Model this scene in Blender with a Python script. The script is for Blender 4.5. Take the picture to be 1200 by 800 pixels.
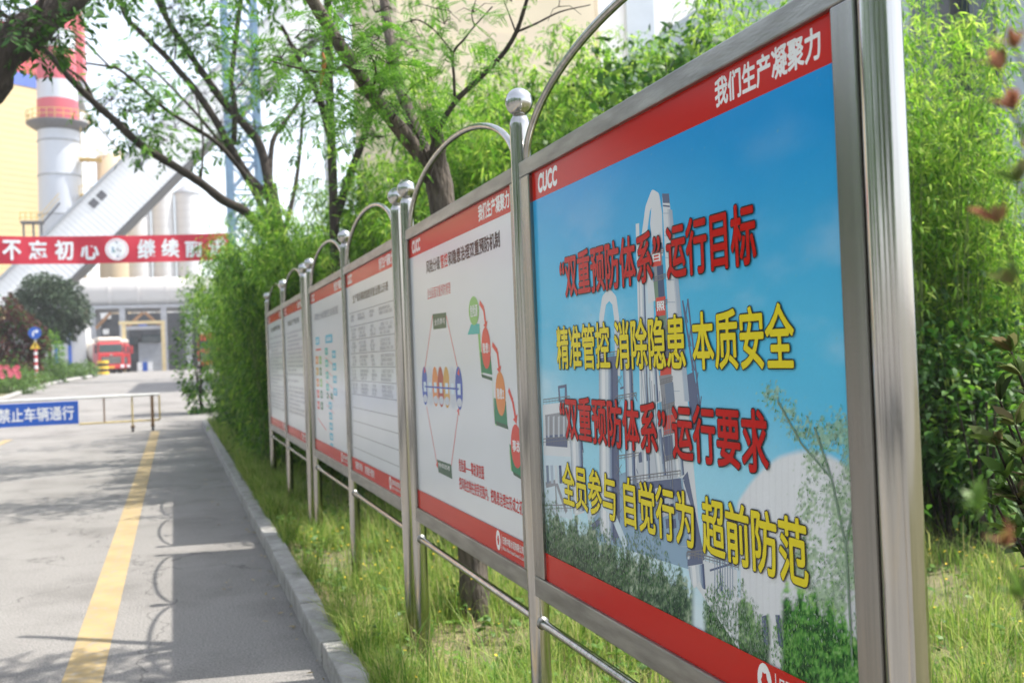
import bpy, bmesh, math, random
import numpy as np
from mathutils import Vector, Matrix
random.seed(7); RNG = np.random.default_rng(7)
scene = bpy.context.scene
COL = scene.collection
for o in list(bpy.data.objects): bpy.data.objects.remove(o)

# ------------------------------------------------------------------ camera, world, sun, exposure
F = 1200.0; CAMZ = 1.68; VPX, VPY = 204.0, 431.0
def _unit(v): return v/np.linalg.norm(v)
_cy = _unit(np.array([(VPX-600)/F, -(VPY-400)/F, 1.0]))
_cz = np.array([-.039, 1.0, 0.0]); _cz[2] = -(_cz[0]*_cy[0]+_cz[1]*_cy[1])/_cy[2]; _cz = _unit(_cz)
_cx = np.cross(_cy, _cz); _cx = _cx if _cx[0] > 0 else -_cx
RC = np.array([_cx, _cy, _cz])                     # world = RC @ (right, up, forward)
cam_d = bpy.data.cameras.new('camera'); cam = bpy.data.objects.new('camera', cam_d); COL.objects.link(cam)
M = Matrix.Identity(4)
for i in range(3):
    M[i][0] = RC[i][0]; M[i][1] = RC[i][1]; M[i][2] = -RC[i][2]
M[2][3] = CAMZ
cam.matrix_world = M
cam_d.lens = 36.0; cam_d.sensor_width = 36.0; cam_d.clip_start = 0.05; cam_d.clip_end = 3000
cam_d.dof.use_dof = True; cam_d.dof.focus_distance = 2.8; cam_d.dof.aperture_fstop = 4.0
scene.camera = cam

SUN = Vector((.536, -.08, 1.0)).normalized()
world = bpy.data.worlds.new('World'); scene.world = world; world.use_nodes = True
nt = world.node_tree; nt.nodes.clear()
sky = nt.nodes.new('ShaderNodeTexSky'); sky.sky_type = 'NISHITA'; sky.sun_disc = False
sky.sun_elevation = math.asin(SUN.z); sky.sun_rotation = math.atan2(SUN.x, SUN.y)
sky.air_density = 1.0; sky.dust_density = 1.5; sky.ozone_density = 1.0
bg = nt.nodes.new('ShaderNodeBackground'); bg.inputs['Strength'].default_value = 0.15
wo = nt.nodes.new('ShaderNodeOutputWorld')
hsv = nt.nodes.new('ShaderNodeHueSaturation'); hsv.inputs['Saturation'].default_value = .45      # a milky summer sky
nt.links.new(sky.outputs[0], hsv.inputs['Color']); nt.links.new(hsv.outputs[0], bg.inputs['Color']); nt.links.new(bg.outputs[0], wo.inputs['Surface'])
sl = bpy.data.lights.new('sun', 'SUN'); sl.energy = 2.9; sl.angle = math.radians(.53); sl.color = (1, .95, .87)
so = bpy.data.objects.new('sun', sl); COL.objects.link(so); so.rotation_euler = SUN.to_track_quat('Z', 'Y').to_euler(); so.location = (20, 0, 40)
scene.view_settings.view_transform = 'Standard'; scene.view_settings.look = 'None'
scene.view_settings.exposure = 1.5; scene.view_settings.gamma = 1.0
scene.cycles.use_denoising = True
HAZE = .0008
scene.cycles.max_bounces = 7; scene.cycles.diffuse_bounces = 3; scene.cycles.glossy_bounces = 4
scene.cycles.transmission_bounces = 4; scene.cycles.transparent_max_bounces = 6
scene.cycles.caustics_reflective = False; scene.cycles.caustics_refractive = False

# ------------------------------------------------------------------ helpers: view rays, materials, meshes
def ray(px, py): return RC @ np.array([(px-600)/F, -(py-400)/F, 1.0])
def at(px, py, Y):
    d = ray(px, py); t = Y/d[1]; return np.array([d[0]*t, Y, d[2]*t+CAMZ])
def onx(px, py, X):
    d = ray(px, py); t = X/d[0]; return np.array([X, d[1]*t, d[2]*t+CAMZ])
def gz(Y):                                          # the road climbs gently towards the works gate
    a = np.clip((np.asarray(Y, float)-27)/75, 0, 1); return 1.45*(1-(1-a)**1.8)*np.clip(a*6, 0, 1)

def _n(nt, t, **k):
    n = nt.nodes.new(t)
    for a, b in k.items(): setattr(n, a, b)
    return n
def pm(name, col, rough=.6, metal=0.0, var=.12, scale=6.0, bump=0.0, bscale=40.0, stretch=(1,1,1), spec=.5, dirt=None, dscale=2.0, damt=.5, coat=0.0):
    m = bpy.data.materials.new(name); m.use_nodes = True; t = m.node_tree; p = t.nodes['Principled BSDF']; L = t.links.new
    p.inputs['Roughness'].default_value = rough; p.inputs['Metallic'].default_value = metal
    p.inputs['Specular IOR Level'].default_value = spec; p.inputs['Coat Weight'].default_value = coat
    tc = _n(t, 'ShaderNodeTexCoord'); mp = _n(t, 'ShaderNodeMapping'); mp.inputs['Scale'].default_value = stretch
    L(tc.outputs['Object'], mp.inputs['Vector'])
    no = _n(t, 'ShaderNodeTexNoise'); no.inputs['Scale'].default_value = scale; no.inputs['Detail'].default_value = 5
    L(mp.outputs[0], no.inputs['Vector'])
    cr = _n(t, 'ShaderNodeValToRGB'); e = cr.color_ramp.elements
    e[0].position = .3; e[1].position = .72
    e[0].color = (*[max(0, c*(1-var)) for c in col], 1); e[1].color = (*[min(1, c*(1+var)) for c in col], 1)
    L(no.outputs['Fac'], cr.inputs['Fac']); out = cr.outputs[0]
    if dirt:
        n2 = _n(t, 'ShaderNodeTexNoise'); n2.inputs['Scale'].default_value = dscale; n2.inputs['Detail'].default_value = 8; n2.inputs['Roughness'].default_value = .65
        L(mp.outputs[0], n2.inputs['Vector'])
        r2 = _n(t, 'ShaderNodeValToRGB'); r2.color_ramp.elements[0].position = .48; r2.color_ramp.elements[1].position = .68
        r2.color_ramp.elements[1].color = (damt, damt, damt, 1); r2.color_ramp.elements[0].color = (0, 0, 0, 1)
        L(n2.outputs['Fac'], r2.inputs['Fac'])
        mx = _n(t, 'ShaderNodeMix', data_type='RGBA'); L(r2.outputs[0], mx.inputs[0]); L(out, mx.inputs[6]); mx.inputs[7].default_value = (*dirt, 1)
        out = mx.outputs[2]
    L(out, p.inputs['Base Color'])
    if bump:
        n3 = _n(t, 'ShaderNodeTexNoise'); n3.inputs['Scale'].default_value = bscale; n3.inputs['Detail'].default_value = 6
        L(mp.outputs[0], n3.inputs['Vector'])
        b = _n(t, 'ShaderNodeBump'); b.inputs['Strength'].default_value = bump; b.inputs['Distance'].default_value = .02
        L(n3.outputs['Fac'], b.inputs['Height']); L(b.outputs[0], p.inputs['Normal'])
    return m
def leafm(name, cols, rough=.45, trans=.35, spec=.35):
    m = bpy.data.materials.new(name); m.use_nodes = True; t = m.node_tree; p = t.nodes['Principled BSDF']; L = t.links.new
    g = _n(t, 'ShaderNodeNewGeometry'); cr = _n(t, 'ShaderNodeValToRGB'); e = cr.color_ramp.elements
    while len(e) < len(cols): e.new(.5)
    for i, c in enumerate(cols): e[i].position = i/(len(cols)-1); e[i].color = (*c, 1)
    L(g.outputs['Random Per Island'], cr.inputs['Fac'])
    L(cr.outputs[0], p.inputs['Base Color']); p.inputs['Roughness'].default_value = rough; p.inputs['Specular IOR Level'].default_value = spec
    tr = _n(t, 'ShaderNodeBsdfTranslucent'); hs = _n(t, 'ShaderNodeHueSaturation'); hs.inputs['Value'].default_value = 1.25; hs.inputs['Saturation'].default_value = 1.05
    L(cr.outputs[0], hs.inputs['Color']); L(hs.outputs[0], tr.inputs['Color'])
    mx = _n(t, 'ShaderNodeMixShader'); mx.inputs[0].default_value = trans
    L(p.outputs[0], mx.inputs[1]); L(tr.outputs[0], mx.inputs[2]); L(mx.outputs[0], t.nodes['Material Output'].inputs['Surface'])
    return m

def tag(o, label=None, cat=None, group=None, kind=None):
    if label: o['label'] = label
    if cat: o['category'] = cat
    if group: o['group'] = group
    if kind: o['kind'] = kind
    return o
def empty(name, loc, label=None, cat=None, group=None):
    o = bpy.data.objects.new(name, None); COL.objects.link(o); o.location = loc; o.empty_display_size = .2
    return tag(o, label, cat, group)
def org(o):
    v = Vector((0, 0, 0))
    while o is not None: v += Vector(o.location); o = o.parent
    return v
class MB:
    def __init__(s): s.v = []; s.f = []; s.m = []; s.s = []; s.mats = []
    def mi(s, m):
        if m not in s.mats: s.mats.append(m)
        return s.mats.index(m)
    def add(s, vs, fs, m, smooth=False):
        b = len(s.v); k = s.mi(m); s.v += [tuple(map(float, v)) for v in vs]
        for f in fs: s.f.append(tuple(b+i for i in f)); s.m.append(k); s.s.append(smooth)
    def box(s, lo, hi, m, R=None, c=None):
        x0, y0, z0 = lo; x1, y1, z1 = hi
        vs = [Vector(p) for p in ((x0,y0,z0),(x1,y0,z0),(x1,y1,z0),(x0,y1,z0),(x0,y0,z1),(x1,y0,z1),(x1,y1,z1),(x0,y1,z1))]
        if R is not None: vs = [R @ v for v in vs]
        if c is not None: vs = [v+Vector(c) for v in vs]
        s.add(vs, [(0,3,2,1),(4,5,6,7),(0,1,5,4),(1,2,6,5),(2,3,7,6),(3,0,4,7)], m)
    def bbox(s, lo, hi, m, b=.01, R=None, c=None, seg=2):          # box with rounded edges
        bm = bmesh.new(); r = bmesh.ops.create_cube(bm, size=1)
        for v in bm.verts: v.co = Vector([lo[i]+(v.co[i]+.5)*(hi[i]-lo[i]) for i in range(3)])
        bmesh.ops.bevel(bm, geom=bm.edges[:], offset=b, segments=seg, affect='EDGES', profile=.5)
        bm.verts.index_update(); vs = [v.co.copy() for v in bm.verts]
        if R is not None: vs = [R @ v for v in vs]
        if c is not None: vs = [v+Vector(c) for v in vs]
        s.add(vs, [[v.index for v in f.verts] for f in bm.faces], m); bm.free()
    def tube(s, path, rad, m, n=10, caps=True, smooth=True):
        P = [Vector(p) for p in path]; k = len(P)
        if not hasattr(rad, '__len__'): rad = [rad]*k
        T = [(P[min(i+1, k-1)]-P[max(i-1, 0)]).normalized() for i in range(k)]
        u = T[0].orthogonal().normalized(); vs = []
        for i in range(k):
            u = (u - T[i]*u.dot(T[i])).normalized(); w = T[i].cross(u)
            for j in range(n):
                a = 2*math.pi*j/n; vs.append(P[i]+(u*math.cos(a)+w*math.sin(a))*rad[i])
        fs = [(i*n+j, i*n+(j+1) % n, (i+1)*n+(j+1) % n, (i+1)*n+j) for i in range(k-1) for j in range(n)]
        s.add(vs, fs, m, smooth)
        if caps:
            s.add(vs[:n][::-1], [tuple(range(n))], m); s.add(vs[-n:], [tuple(range(n))], m)
    def lathe(s, prof, c, m, n=24, smooth=True):                   # prof: (radius, z) from bottom to top
        vs = []; c = Vector(c)
        for r, z in prof:
            for j in range(n):
                a = 2*math.pi*j/n; vs.append(c+Vector((r*math.cos(a), r*math.sin(a), z)))
        k = len(prof)
        s.add(vs, [(i*n+j, i*n+(j+1) % n, (i+1)*n+(j+1) % n, (i+1)*n+j) for i in range(k-1) for j in range(n)], m, smooth)
        s.add(vs[:n][::-1], [tuple(range(n))], m); s.add(vs[-n:], [tuple(range(n))], m)
    def build(s, name, parent=None):
        me = bpy.data.meshes.new(name); o = bpy.data.objects.new(name, me); COL.objects.link(o)
        off = Vector((0, 0, 0))
        if parent is not None: o.parent = parent; off = org(parent)
        me.from_pydata([(x-off.x, y-off.y, z-off.z) for x, y, z in s.v], [], s.f)
        for m in s.mats: me.materials.append(m)
        me.polygons.foreach_set('material_index', s.m); me.polygons.foreach_set('use_smooth', s.s); me.update()
        return o
def npmesh(name, V, faces_by_n, mats, parent=None, midx=None, smooth=False):
    """V (n,3); faces_by_n: list of int arrays (k, 3 or 4); one material index array per list entry or 0"""
    me = bpy.data.meshes.new(name)
    loops = np.concatenate([f.ravel() for f in faces_by_n]).astype(np.int32)
    tot = np.concatenate([np.full(len(f), f.shape[1], np.int32) for f in faces_by_n])
    st = np.concatenate([[0], np.cumsum(tot)[:-1]]).astype(np.int32)
    if parent is not None: V = V - np.array(org(parent))
    me.vertices.add(len(V)); me.vertices.foreach_set('co', V.astype(np.float32).ravel())
    me.loops.add(len(loops)); me.loops.foreach_set('vertex_index', loops)
    me.polygons.add(len(tot)); me.polygons.foreach_set('loop_start', st); me.polygons.foreach_set('loop_total', tot)
    for m in mats: me.materials.append(m)
    if midx is not None: me.polygons.foreach_set('material_index', np.asarray(midx, np.int32))
    me.update(calc_edges=True)
    o = bpy.data.objects.new(name, me); COL.objects.link(o)
    if parent is not None: o.parent = parent
    return o
def nrm(a): return a/np.maximum(np.linalg.norm(a, axis=-1, keepdims=True), 1e-9)
def leaves(base, d, length, width, droop=.25, up=None):
    """leaf blades of six vertices: two triangles and a quad, folded a little along the midrib"""
    n = len(base); d = nrm(d); L = np.broadcast_to(np.asarray(length, float), (n,))[:, None]; W = np.broadcast_to(np.asarray(width, float), (n,))[:, None]
    upv = RNG.normal(size=(n, 3))*.35+np.array([0, 0, 1.0]) if up is None else up
    side = nrm(np.cross(d, upv)); nn = nrm(np.cross(side, d))
    dr = -np.array([0, 0, 1.0])*droop*L
    m = base+d*L*.33+dr*.12; q = base+d*L*.68+dr*.45; t = base+d*L+dr
    f = nn*W*.18
    V = np.stack([base, m-side*W*.5+f, m+side*W*.5+f, q-side*W*.4+f, q+side*W*.4+f, t], 1).reshape(-1, 3)
    b = (np.arange(n)*6)[:, None]
    tri = np.concatenate([b+np.array([[0, 1, 2]]), b+np.array([[3, 5, 4]])]); quad = b+np.array([[1, 3, 4, 2]])
    return V, tri, quad
def foliage(name, parts, mats, parent=None):
    Vs, T, Q, mt, mq, off = [], [], [], [], [], 0
    for k, (V, t, q) in enumerate(parts):
        Vs.append(V); T.append(t+off); Q.append(q+off); off += len(V)
        mt.append(np.full(len(t), min(k, len(mats)-1))); mq.append(np.full(len(q), min(k, len(mats)-1)))
    return npmesh(name, np.concatenate(Vs), [np.concatenate(T), np.concatenate(Q)], mats, parent, np.concatenate(mt+mq))
def copy_tree(o, parent=None):
    c = o.copy(); COL.objects.link(c)
    if parent is not None: c.parent = parent
    for ch in list(o.children): copy_tree(ch, c)
    return c
def curve(pts, n=10):                               # Catmull-Rom through pts
    P = [Vector(p) for p in pts]; P = [P[0]*2-P[1]]+P+[P[-1]*2-P[-2]]; out = []
    for i in range(1, len(P)-2):
        for k in range(n):
            t = k/n; a, b, c, d = P[i-1:i+3]
            out.append(.5*((2*b)+(c-a)*t+(2*a-5*b+4*c-d)*t*t+(3*b-a-3*c+d)*t**3))
    return out+[P[-2]]
def lerp_r(a, b, n, p=1.0): return [a+(b-a)*(i/(n-1))**p for i in range(n)]

_tc = {}
def glyphs(s, bold=.012):
    """lettering as flat triangles: (verts n x 2 in a unit box, faces); bold: stroke gain, in em"""
    if (s, bold) in _tc: return _tc[(s, bold)]
    c = bpy.data.curves.new('t', 'FONT'); c.body = s; c.resolution_u = 3; o = bpy.data.objects.new('t', c); COL.objects.link(o)
    dg = bpy.context.evaluated_depsgraph_get(); me = bpy.data.meshes.new_from_object(o.evaluated_get(dg))
    v = np.array([x.co[:2] for x in me.vertices]); f = [tuple(p.vertices) for p in me.polygons]
    bpy.data.objects.remove(o); bpy.data.curves.remove(c); bpy.data.meshes.remove(me)
    lo, hi = v.min(0), v.max(0); b = bold
    v = (v-lo+b)/(hi-lo+2*b); k = np.array([b, b])/(hi-lo+2*b)
    _tc[(s, bold)] = (v, f, k); return _tc[(s, bold)]
def text(mb, s, box, place, mat, bold=.03, depth=0.0, grow=0.0, shear=0.0, n=8, step=.00003):
    """write s into box (a0, b0, a1, b1) of a surface; place(a, b, depth) gives the point; heavy strokes are several shifted layers"""
    v, f, k = glyphs(s, bold)
    a0, b0, a1, b1 = box; w, h = a1-a0, b1-b0
    offs = [(0, 0)]+[(math.cos(2*math.pi*i/n), math.sin(2*math.pi*i/n)) for i in range(n)] if (bold or grow) else [(0, 0)]
    for i, (ox, oy) in enumerate(offs):
        vs = [place(a0+w*(x+ox*k[0])+ox*grow+shear*h*y, b0+h*(y+oy*k[1])+oy*grow, depth+i*step) for x, y in v]
        mb.add(vs, f, mat)

# ------------------------------------------------------------------ materials
steel = pm('stainless_steel', (.47, .46, .44), .11, 1.0, .25, 2.2, .06, 3, (30, 30, .25), dirt=(.24, .22, .19), dscale=1.1, damt=.55)
steel_ball = pm('polished_steel', (.50, .50, .49), .14, 1.0, .08, 9)
steel_frame = pm('weathered_steel', (.31, .305, .29), .36, .9, .28, 5, .06, 30, (10, 1, 6), dirt=(.22, .21, .19), dscale=3, damt=.7)
steel_stile = pm('weathered_steel_stile', (.30, .295, .28), .22, .95, .3, 3, .08, 20, (14, 14, .4), dirt=(.24, .22, .2), dscale=1.5, damt=.7)
def concrete_road():
    m = pm('road_concrete', (.232, .222, .211), .88, 0, .09, .5, .35, 160, dirt=(.125, .118, .11), dscale=.8, damt=.6)
    t = m.node_tree; p = t.nodes['Principled BSDF']; L = t.links.new; src = p.inputs['Base Color'].links[0].from_socket
    tc = _n(t, 'ShaderNodeTexCoord'); v = _n(t, 'ShaderNodeTexNoise'); v.inputs['Scale'].default_value = 75; v.inputs['Detail'].default_value = 2
    L(tc.outputs['Object'], v.inputs['Vector']); r = _n(t, 'ShaderNodeValToRGB'); r.color_ramp.elements[0].position = .38; r.color_ramp.elements[1].position = .62
    r.color_ramp.elements[0].color = (.70, .70, .70, 1); r.color_ramp.elements[1].color = (1.2, 1.19, 1.17, 1); L(v.outputs['Fac'], r.inputs['Fac'])
    mx = _n(t, 'ShaderNodeMix', data_type='RGBA', blend_type='MULTIPLY'); mx.inputs[0].default_value = 1; L(src, mx.inputs[6]); L(r.outputs[0], mx.inputs[7])
    vo = _n(t, 'ShaderNodeTexVoronoi', feature='DISTANCE_TO_EDGE'); vo.inputs['Scale'].default_value = .33; vo.inputs['Randomness'].default_value = 1
    nz = _n(t, 'ShaderNodeTexNoise'); nz.inputs['Scale'].default_value = 2.5; nz.inputs['Detail'].default_value = 6
    ma = _n(t, 'ShaderNodeMix', data_type='RGBA', blend_type='LINEAR_LIGHT'); ma.inputs[0].default_value = .35; L(tc.outputs['Object'], ma.inputs[6]); L(tc.outputs['Object'], nz.inputs['Vector']); L(nz.outputs['Color'], ma.inputs[7])
    L(ma.outputs[2], vo.inputs['Vector']); cr = _n(t, 'ShaderNodeValToRGB'); cr.color_ramp.elements[0].position = .0; cr.color_ramp.elements[1].position = .004
    cr.color_ramp.elements[0].color = (.42, .42, .42, 1); cr.color_ramp.elements[1].color = (1, 1, 1, 1); L(vo.outputs['Distance'], cr.inputs['Fac'])
    m2 = _n(t, 'ShaderNodeMix', data_type='RGBA', blend_type='MULTIPLY'); m2.inputs[0].default_value = 1; L(mx.outputs[2], m2.inputs[6]); L(cr.outputs[0], m2.inputs[7])
    L(m2.outputs[2], p.inputs['Base Color']); return m
road_m = concrete_road()
yellow_m = pm('yellow_road_paint', (.36, .265, .125), .85, 0, .14, 3, .25, 120, dirt=(.25, .235, .21), dscale=16, damt=.8)
kerb_m = pm('kerb_concrete', (.36, .35, .335), .92, 0, .2, 11, .9, 60, dirt=(.19, .185, .165), dscale=5, damt=.75)
soil_m = pm('verge_soil', (.15, .135, .07), .95, 0, .4, 5, .8, 30, dirt=(.085, .115, .035), dscale=2.5, damt=.8)
far_ground_m = pm('far_ground', (.20, .19, .16), .95, 0, .2, .1)
bark_m = pm('tree_bark', (.095, .075, .06), .92, 0, .5, 9, 1.6, 16, (3, 3, .7), dirt=(.21, .18, .15), dscale=5, damt=.5)
bark_dark = pm('dark_bark', (.042, .032, .025), .92, 0, .4, 9, 1.0, 14, (3, 3, 1))
cut_m = pm('broken_wood', (.42, .33, .25), .9, 0, .3, 14, .6, 30)
white_paint = pm('white_paint', (.78, .78, .77), .5, 0, .04, 2)
culm_m = pm('bamboo_stem', (.16, .21, .055), .5, 0, .35, 7)
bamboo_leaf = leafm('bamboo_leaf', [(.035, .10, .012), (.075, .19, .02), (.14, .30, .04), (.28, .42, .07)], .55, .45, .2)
bamboo_bright = leafm('sunlit_tone_bamboo_leaf', [(.07, .18, .02), (.18, .36, .04), (.32, .50, .07), (.46, .56, .13)], .6, .55, .15)  # lighter copy of the bamboo leaf: sunlight put into the colour
bamboo_dark = leafm('shade_tone_bamboo_leaf', [(.02, .065, .012), (.04, .12, .018), (.07, .17, .025)], .45, .35)  # darker copy of the bamboo leaf: shade put into the colour
mimosa_leaf = leafm('mimosa_leaf', [(.05, .14, .022), (.10, .24, .03), (.18, .35, .05)], .6, .45, .15)
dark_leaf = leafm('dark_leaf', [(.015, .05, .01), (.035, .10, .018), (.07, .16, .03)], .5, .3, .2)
olive_leaf = leafm('grey_green_leaf', [(.028, .05, .03), (.05, .085, .045), (.10, .14, .08)], .5, .2, .2)
maroon_leaf = leafm('maroon_leaf', [(.05, .016, .016), (.09, .026, .022), (.11, .045, .025)], .6, .2, .15)
photinia_leaf = leafm('photinia_leaf', [(.045, .08, .02), (.08, .13, .03), (.13, .16, .055), (.23, .16, .10)], .5, .3, .15)
photinia_red = leafm('photinia_red_tip', [(.20, .085, .055), (.26, .13, .08), (.22, .17, .06)], .6, .4, .1)
hedge_leaf = leafm('hedge_leaf', [(.05, .11, .02), (.09, .18, .03), (.14, .24, .04)], .5, .3)
grass_m = leafm('grass_blade', [(.05, .14, .02), (.12, .24, .035), (.21, .32, .055), (.30, .39, .09), (.36, .42, .12), (.48, .42, .20)], .55, .5, .2)
petal_m = pm('yellow_petal', (.85, .62, .04), .5, 0, .15, 30)
rose_m = pm('pink_petal', (.75, .16, .22), .5, 0, .25, 20)
# print inks of the posters: glossy film
def ink(name, col, var=.03, rough=.2, spec=.12): return pm(name, col, rough, 0, var, 1.3, .012, 2.2, spec=spec)
i_red = ink('poster_red', (.56, .012, .006)); i_white = ink('poster_white', (.67, .70, .74), spec=.45); i_letter = ink('poster_letter_white', (.86, .86, .86))
i_yel = ink('poster_yellow', (.80, .66, .02)); i_black = ink('poster_black', (.02, .018, .02)); i_lred = ink('poster_letter_red', (.56, .006, .004))
i_grey = ink('poster_grey', (.30, .31, .34)); i_lgrey = ink('poster_light_grey', (.56, .60, .66)); i_pale = ink('poster_pale_blue', (.62, .74, .82)); i_tower = ink('poster_tower_white', (.70, .73, .76))
i_slate = ink('poster_slate', (.13, .16, .26)); i_steelblue = ink('poster_steel_blue', (.28, .42, .56)); i_lines = ink('poster_line_grey', (.22, .22, .24))
i_green = ink('poster_green', (.03, .22, .11)); i_dgreen = ink('poster_dark_green', (.05, .12, .075)); i_lgreen = ink('poster_light_green', (.26, .52, .16)); i_teal = ink('poster_teal', (.06, .45, .42))
i_orange = ink('poster_orange', (.72, .26, .08)); i_blue = ink('poster_blue', (.05, .10, .42)); i_cyan = ink('poster_cyan', (.10, .45, .62)); i_brick = ink('poster_brick', (.42, .07, .04)); i_coral = ink('poster_coral', (.70, .09, .07)); i_ochre = ink('poster_ochre', (.62, .36, .10))
i_tree1 = ink('poster_tree_dark', (.06, .125, .075)); i_tree2 = ink('poster_tree_mid', (.06, .21, .05)); i_tree3 = ink('poster_tree_light', (.15, .38, .07)); i_tree4 = ink('poster_tree_grey', (.20, .29, .21)); i_tree5 = ink('poster_tree_pale', (.30, .42, .30))
def sky_ink():
    m = ink('poster_sky', (.1, .4, .7)); t = m.node_tree; p = t.nodes['Principled BSDF']; L = t.links.new
    tc = _n(t, 'ShaderNodeTexCoord'); sp = _n(t, 'ShaderNodeSeparateXYZ'); L(tc.outputs['Object'], sp.inputs[0])
    ml = _n(t, 'ShaderNodeMath', operation='MULTIPLY_ADD'); L(sp.outputs['Y'], ml.inputs[0]); ml.inputs[1].default_value = -.22; L(sp.outputs['Z'], ml.inputs[2])
    no = _n(t, 'ShaderNodeTexNoise'); no.inputs['Scale'].default_value = 1.6; no.inputs['Detail'].default_value = 4; L(tc.outputs['Object'], no.inputs['Vector'])
    m3 = _n(t, 'ShaderNodeMath', operation='MULTIPLY_ADD'); L(no.outputs['Fac'], m3.inputs[0]); m3.inputs[1].default_value = .30; L(ml.outputs[0], m3.inputs[2])
    cr = _n(t, 'ShaderNodeValToRGB'); e = cr.color_ramp.elements; e.new(.5)
    for i, (q, c) in enumerate(((.18, (.50, .78, .88)), (.48, (.07, .50, .78)), (.92, (.0, .275, .70)))): e[i].position = q; e[i].color = (*c, 1)
    mr = _n(t, 'ShaderNodeMapRange'); mr.inputs[1].default_value = .65; mr.inputs[2].default_value = 2.35; L(m3.outputs[0], mr.inputs[0])
    L(mr.outputs[0], cr.inputs['Fac']); L(cr.outputs[0], p.inputs['Base Color']); return m
i_sky = sky_ink()

# ------------------------------------------------------------------ ground, road, kerb, verge
def sheet(name, xs, ys, zf, m):
    mb = MB(); vs = [(x, y, float(zf(x, y))) for y in ys for x in xs]; k = len(xs)
    mb.add(vs, [(j*k+i, j*k+i+1, (j+1)*k+i+1, (j+1)*k+i) for j in range(len(ys)-1) for i in range(k-1)], m, True)
    return tag(mb.build(name), kind='structure')
YS = [-40, -10, 0, 5, 10, 15, 20, 24, 27, 28, 29, 30, 31, 32, 33, 36, 40, 44, 48, 52, 56, 60, 66, 72, 80, 90, 102, 130]
sheet('ground', [-630, -200, -60, 0, 60, 200, 630], [-630, -200, -40]+[y for y in YS if y > -40]+[250, 630], lambda x, y: gz(y)-.05, far_ground_m)
KX = .72                                            # kerb face
sheet('road', [-40, -8, -4, 0, KX+.01], YS, lambda x, y: gz(y), road_m)
sheet('forecourt', [KX+.011, 6, 20, 40], [y for y in YS if y >= 31], lambda x, y: gz(y), road_m)
def strip(mb, x0, x1, y0, y1):
    ys = np.linspace(y0, y1, 14)
    for a, b in zip(ys[:-1], ys[1:]): mb.add([(x0, a, gz(a)+.004), (x1, a, gz(a)+.004), (x1, b, gz(b)+.004), (x0, b, gz(b)+.004)], [(0, 1, 2, 3)], yellow_m)
mb = MB(); strip(mb, -.635, -.425, -5, 29); o = mb.build('lane_line'); tag(o, kind='structure')
mb = MB(); strip(mb, -4.18, -3.98, -5, 29.0); o = mb.build('lane_line'); tag(o, kind='structure')
mb = MB(); y = -6.0; i = 0
while y < 31:
    L_ = .98; dx = random.uniform(-.006, .006); dz = random.uniform(-.006, .006)
    mb.bbox((KX+dx, y, -.1), (KX+.14+dx, y+L_-.020, .14+dz), kerb_m, .010); y += L_
tag(mb.build('kerb'), kind='structure')
def vz(x, y): return .045+.03*math.sin(x*1.7+y*.9)*math.sin(y*.55)+.02*math.sin(x*5+y*3.1)+(.05 if x < 1.0 else 0)
xs = [KX+.13]+list(np.arange(1.0, 8.01, .35))+[12, 18, 30]; ys = list(np.arange(-6, 31.2, .5))
sheet('verge', xs, ys, lambda x, y: vz(x, y), soil_m)

# ------------------------------------------------------------------ notice boards
PX0 = 1.214                                          # poster face
def flat_place(yfar): return lambda s, t, d=0.0: (PX0-d, yfar-s, t)
def pxst(yfar): 
    def g(px, py):
        p = onx(px, py, PX0); return (yfar-p[1], p[2])
    return g
LAY = .00012
_fp = [0]
def fpoly(mb, pts, m, lay, place):
    _fp[0] = (_fp[0]+1) % 397; mb.add([place(s, t, lay*LAY+_fp[0]*2.9e-7) for s, t in pts], [tuple(range(len(pts)))], m)
def frect(mb, s0, t0, s1, t1, m, lay, place): fpoly(mb, [(s0, t0), (s1, t0), (s1, t1), (s0, t1)], m, lay, place)
def fdisc(mb, s, t, rs, rt, m, lay, place, n=28): fpoly(mb, [(s+rs*math.cos(2*math.pi*i/n), t+rt*math.sin(2*math.pi*i/n)) for i in range(n)], m, lay, place)
def fline(mb, pts, w, m, lay, place):
    lay -= .04
    for (a, b), (c, d) in zip(pts[:-1], pts[1:]):
        q = Vector((c-a, d-b)); lay += .04
        if q.length < 1e-6: continue
        q.normalize(); nx, ny = -q.y*w/2, q.x*w/2
        fpoly(mb, [(a+nx, b+ny), (a-nx, b-ny), (c-nx, d-ny), (c+nx, d+ny)], m, lay, place)
ZT, ZB = 2.312, .889                                 # poster top and bottom
def emblem(mb, s, t, r, place, lay=2, inner=i_red):
    fdisc(mb, s, t, r*.72, r, i_letter, lay, place)
    fpoly(mb, [(s+r*(.40 if k % 2 else .52)*.72*math.cos(math.pi*k/6), t+r*(.40 if k % 2 else .52)*1.1*math.sin(math.pi*k/6)) for k in range(12)], inner, lay+1, place)
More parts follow.
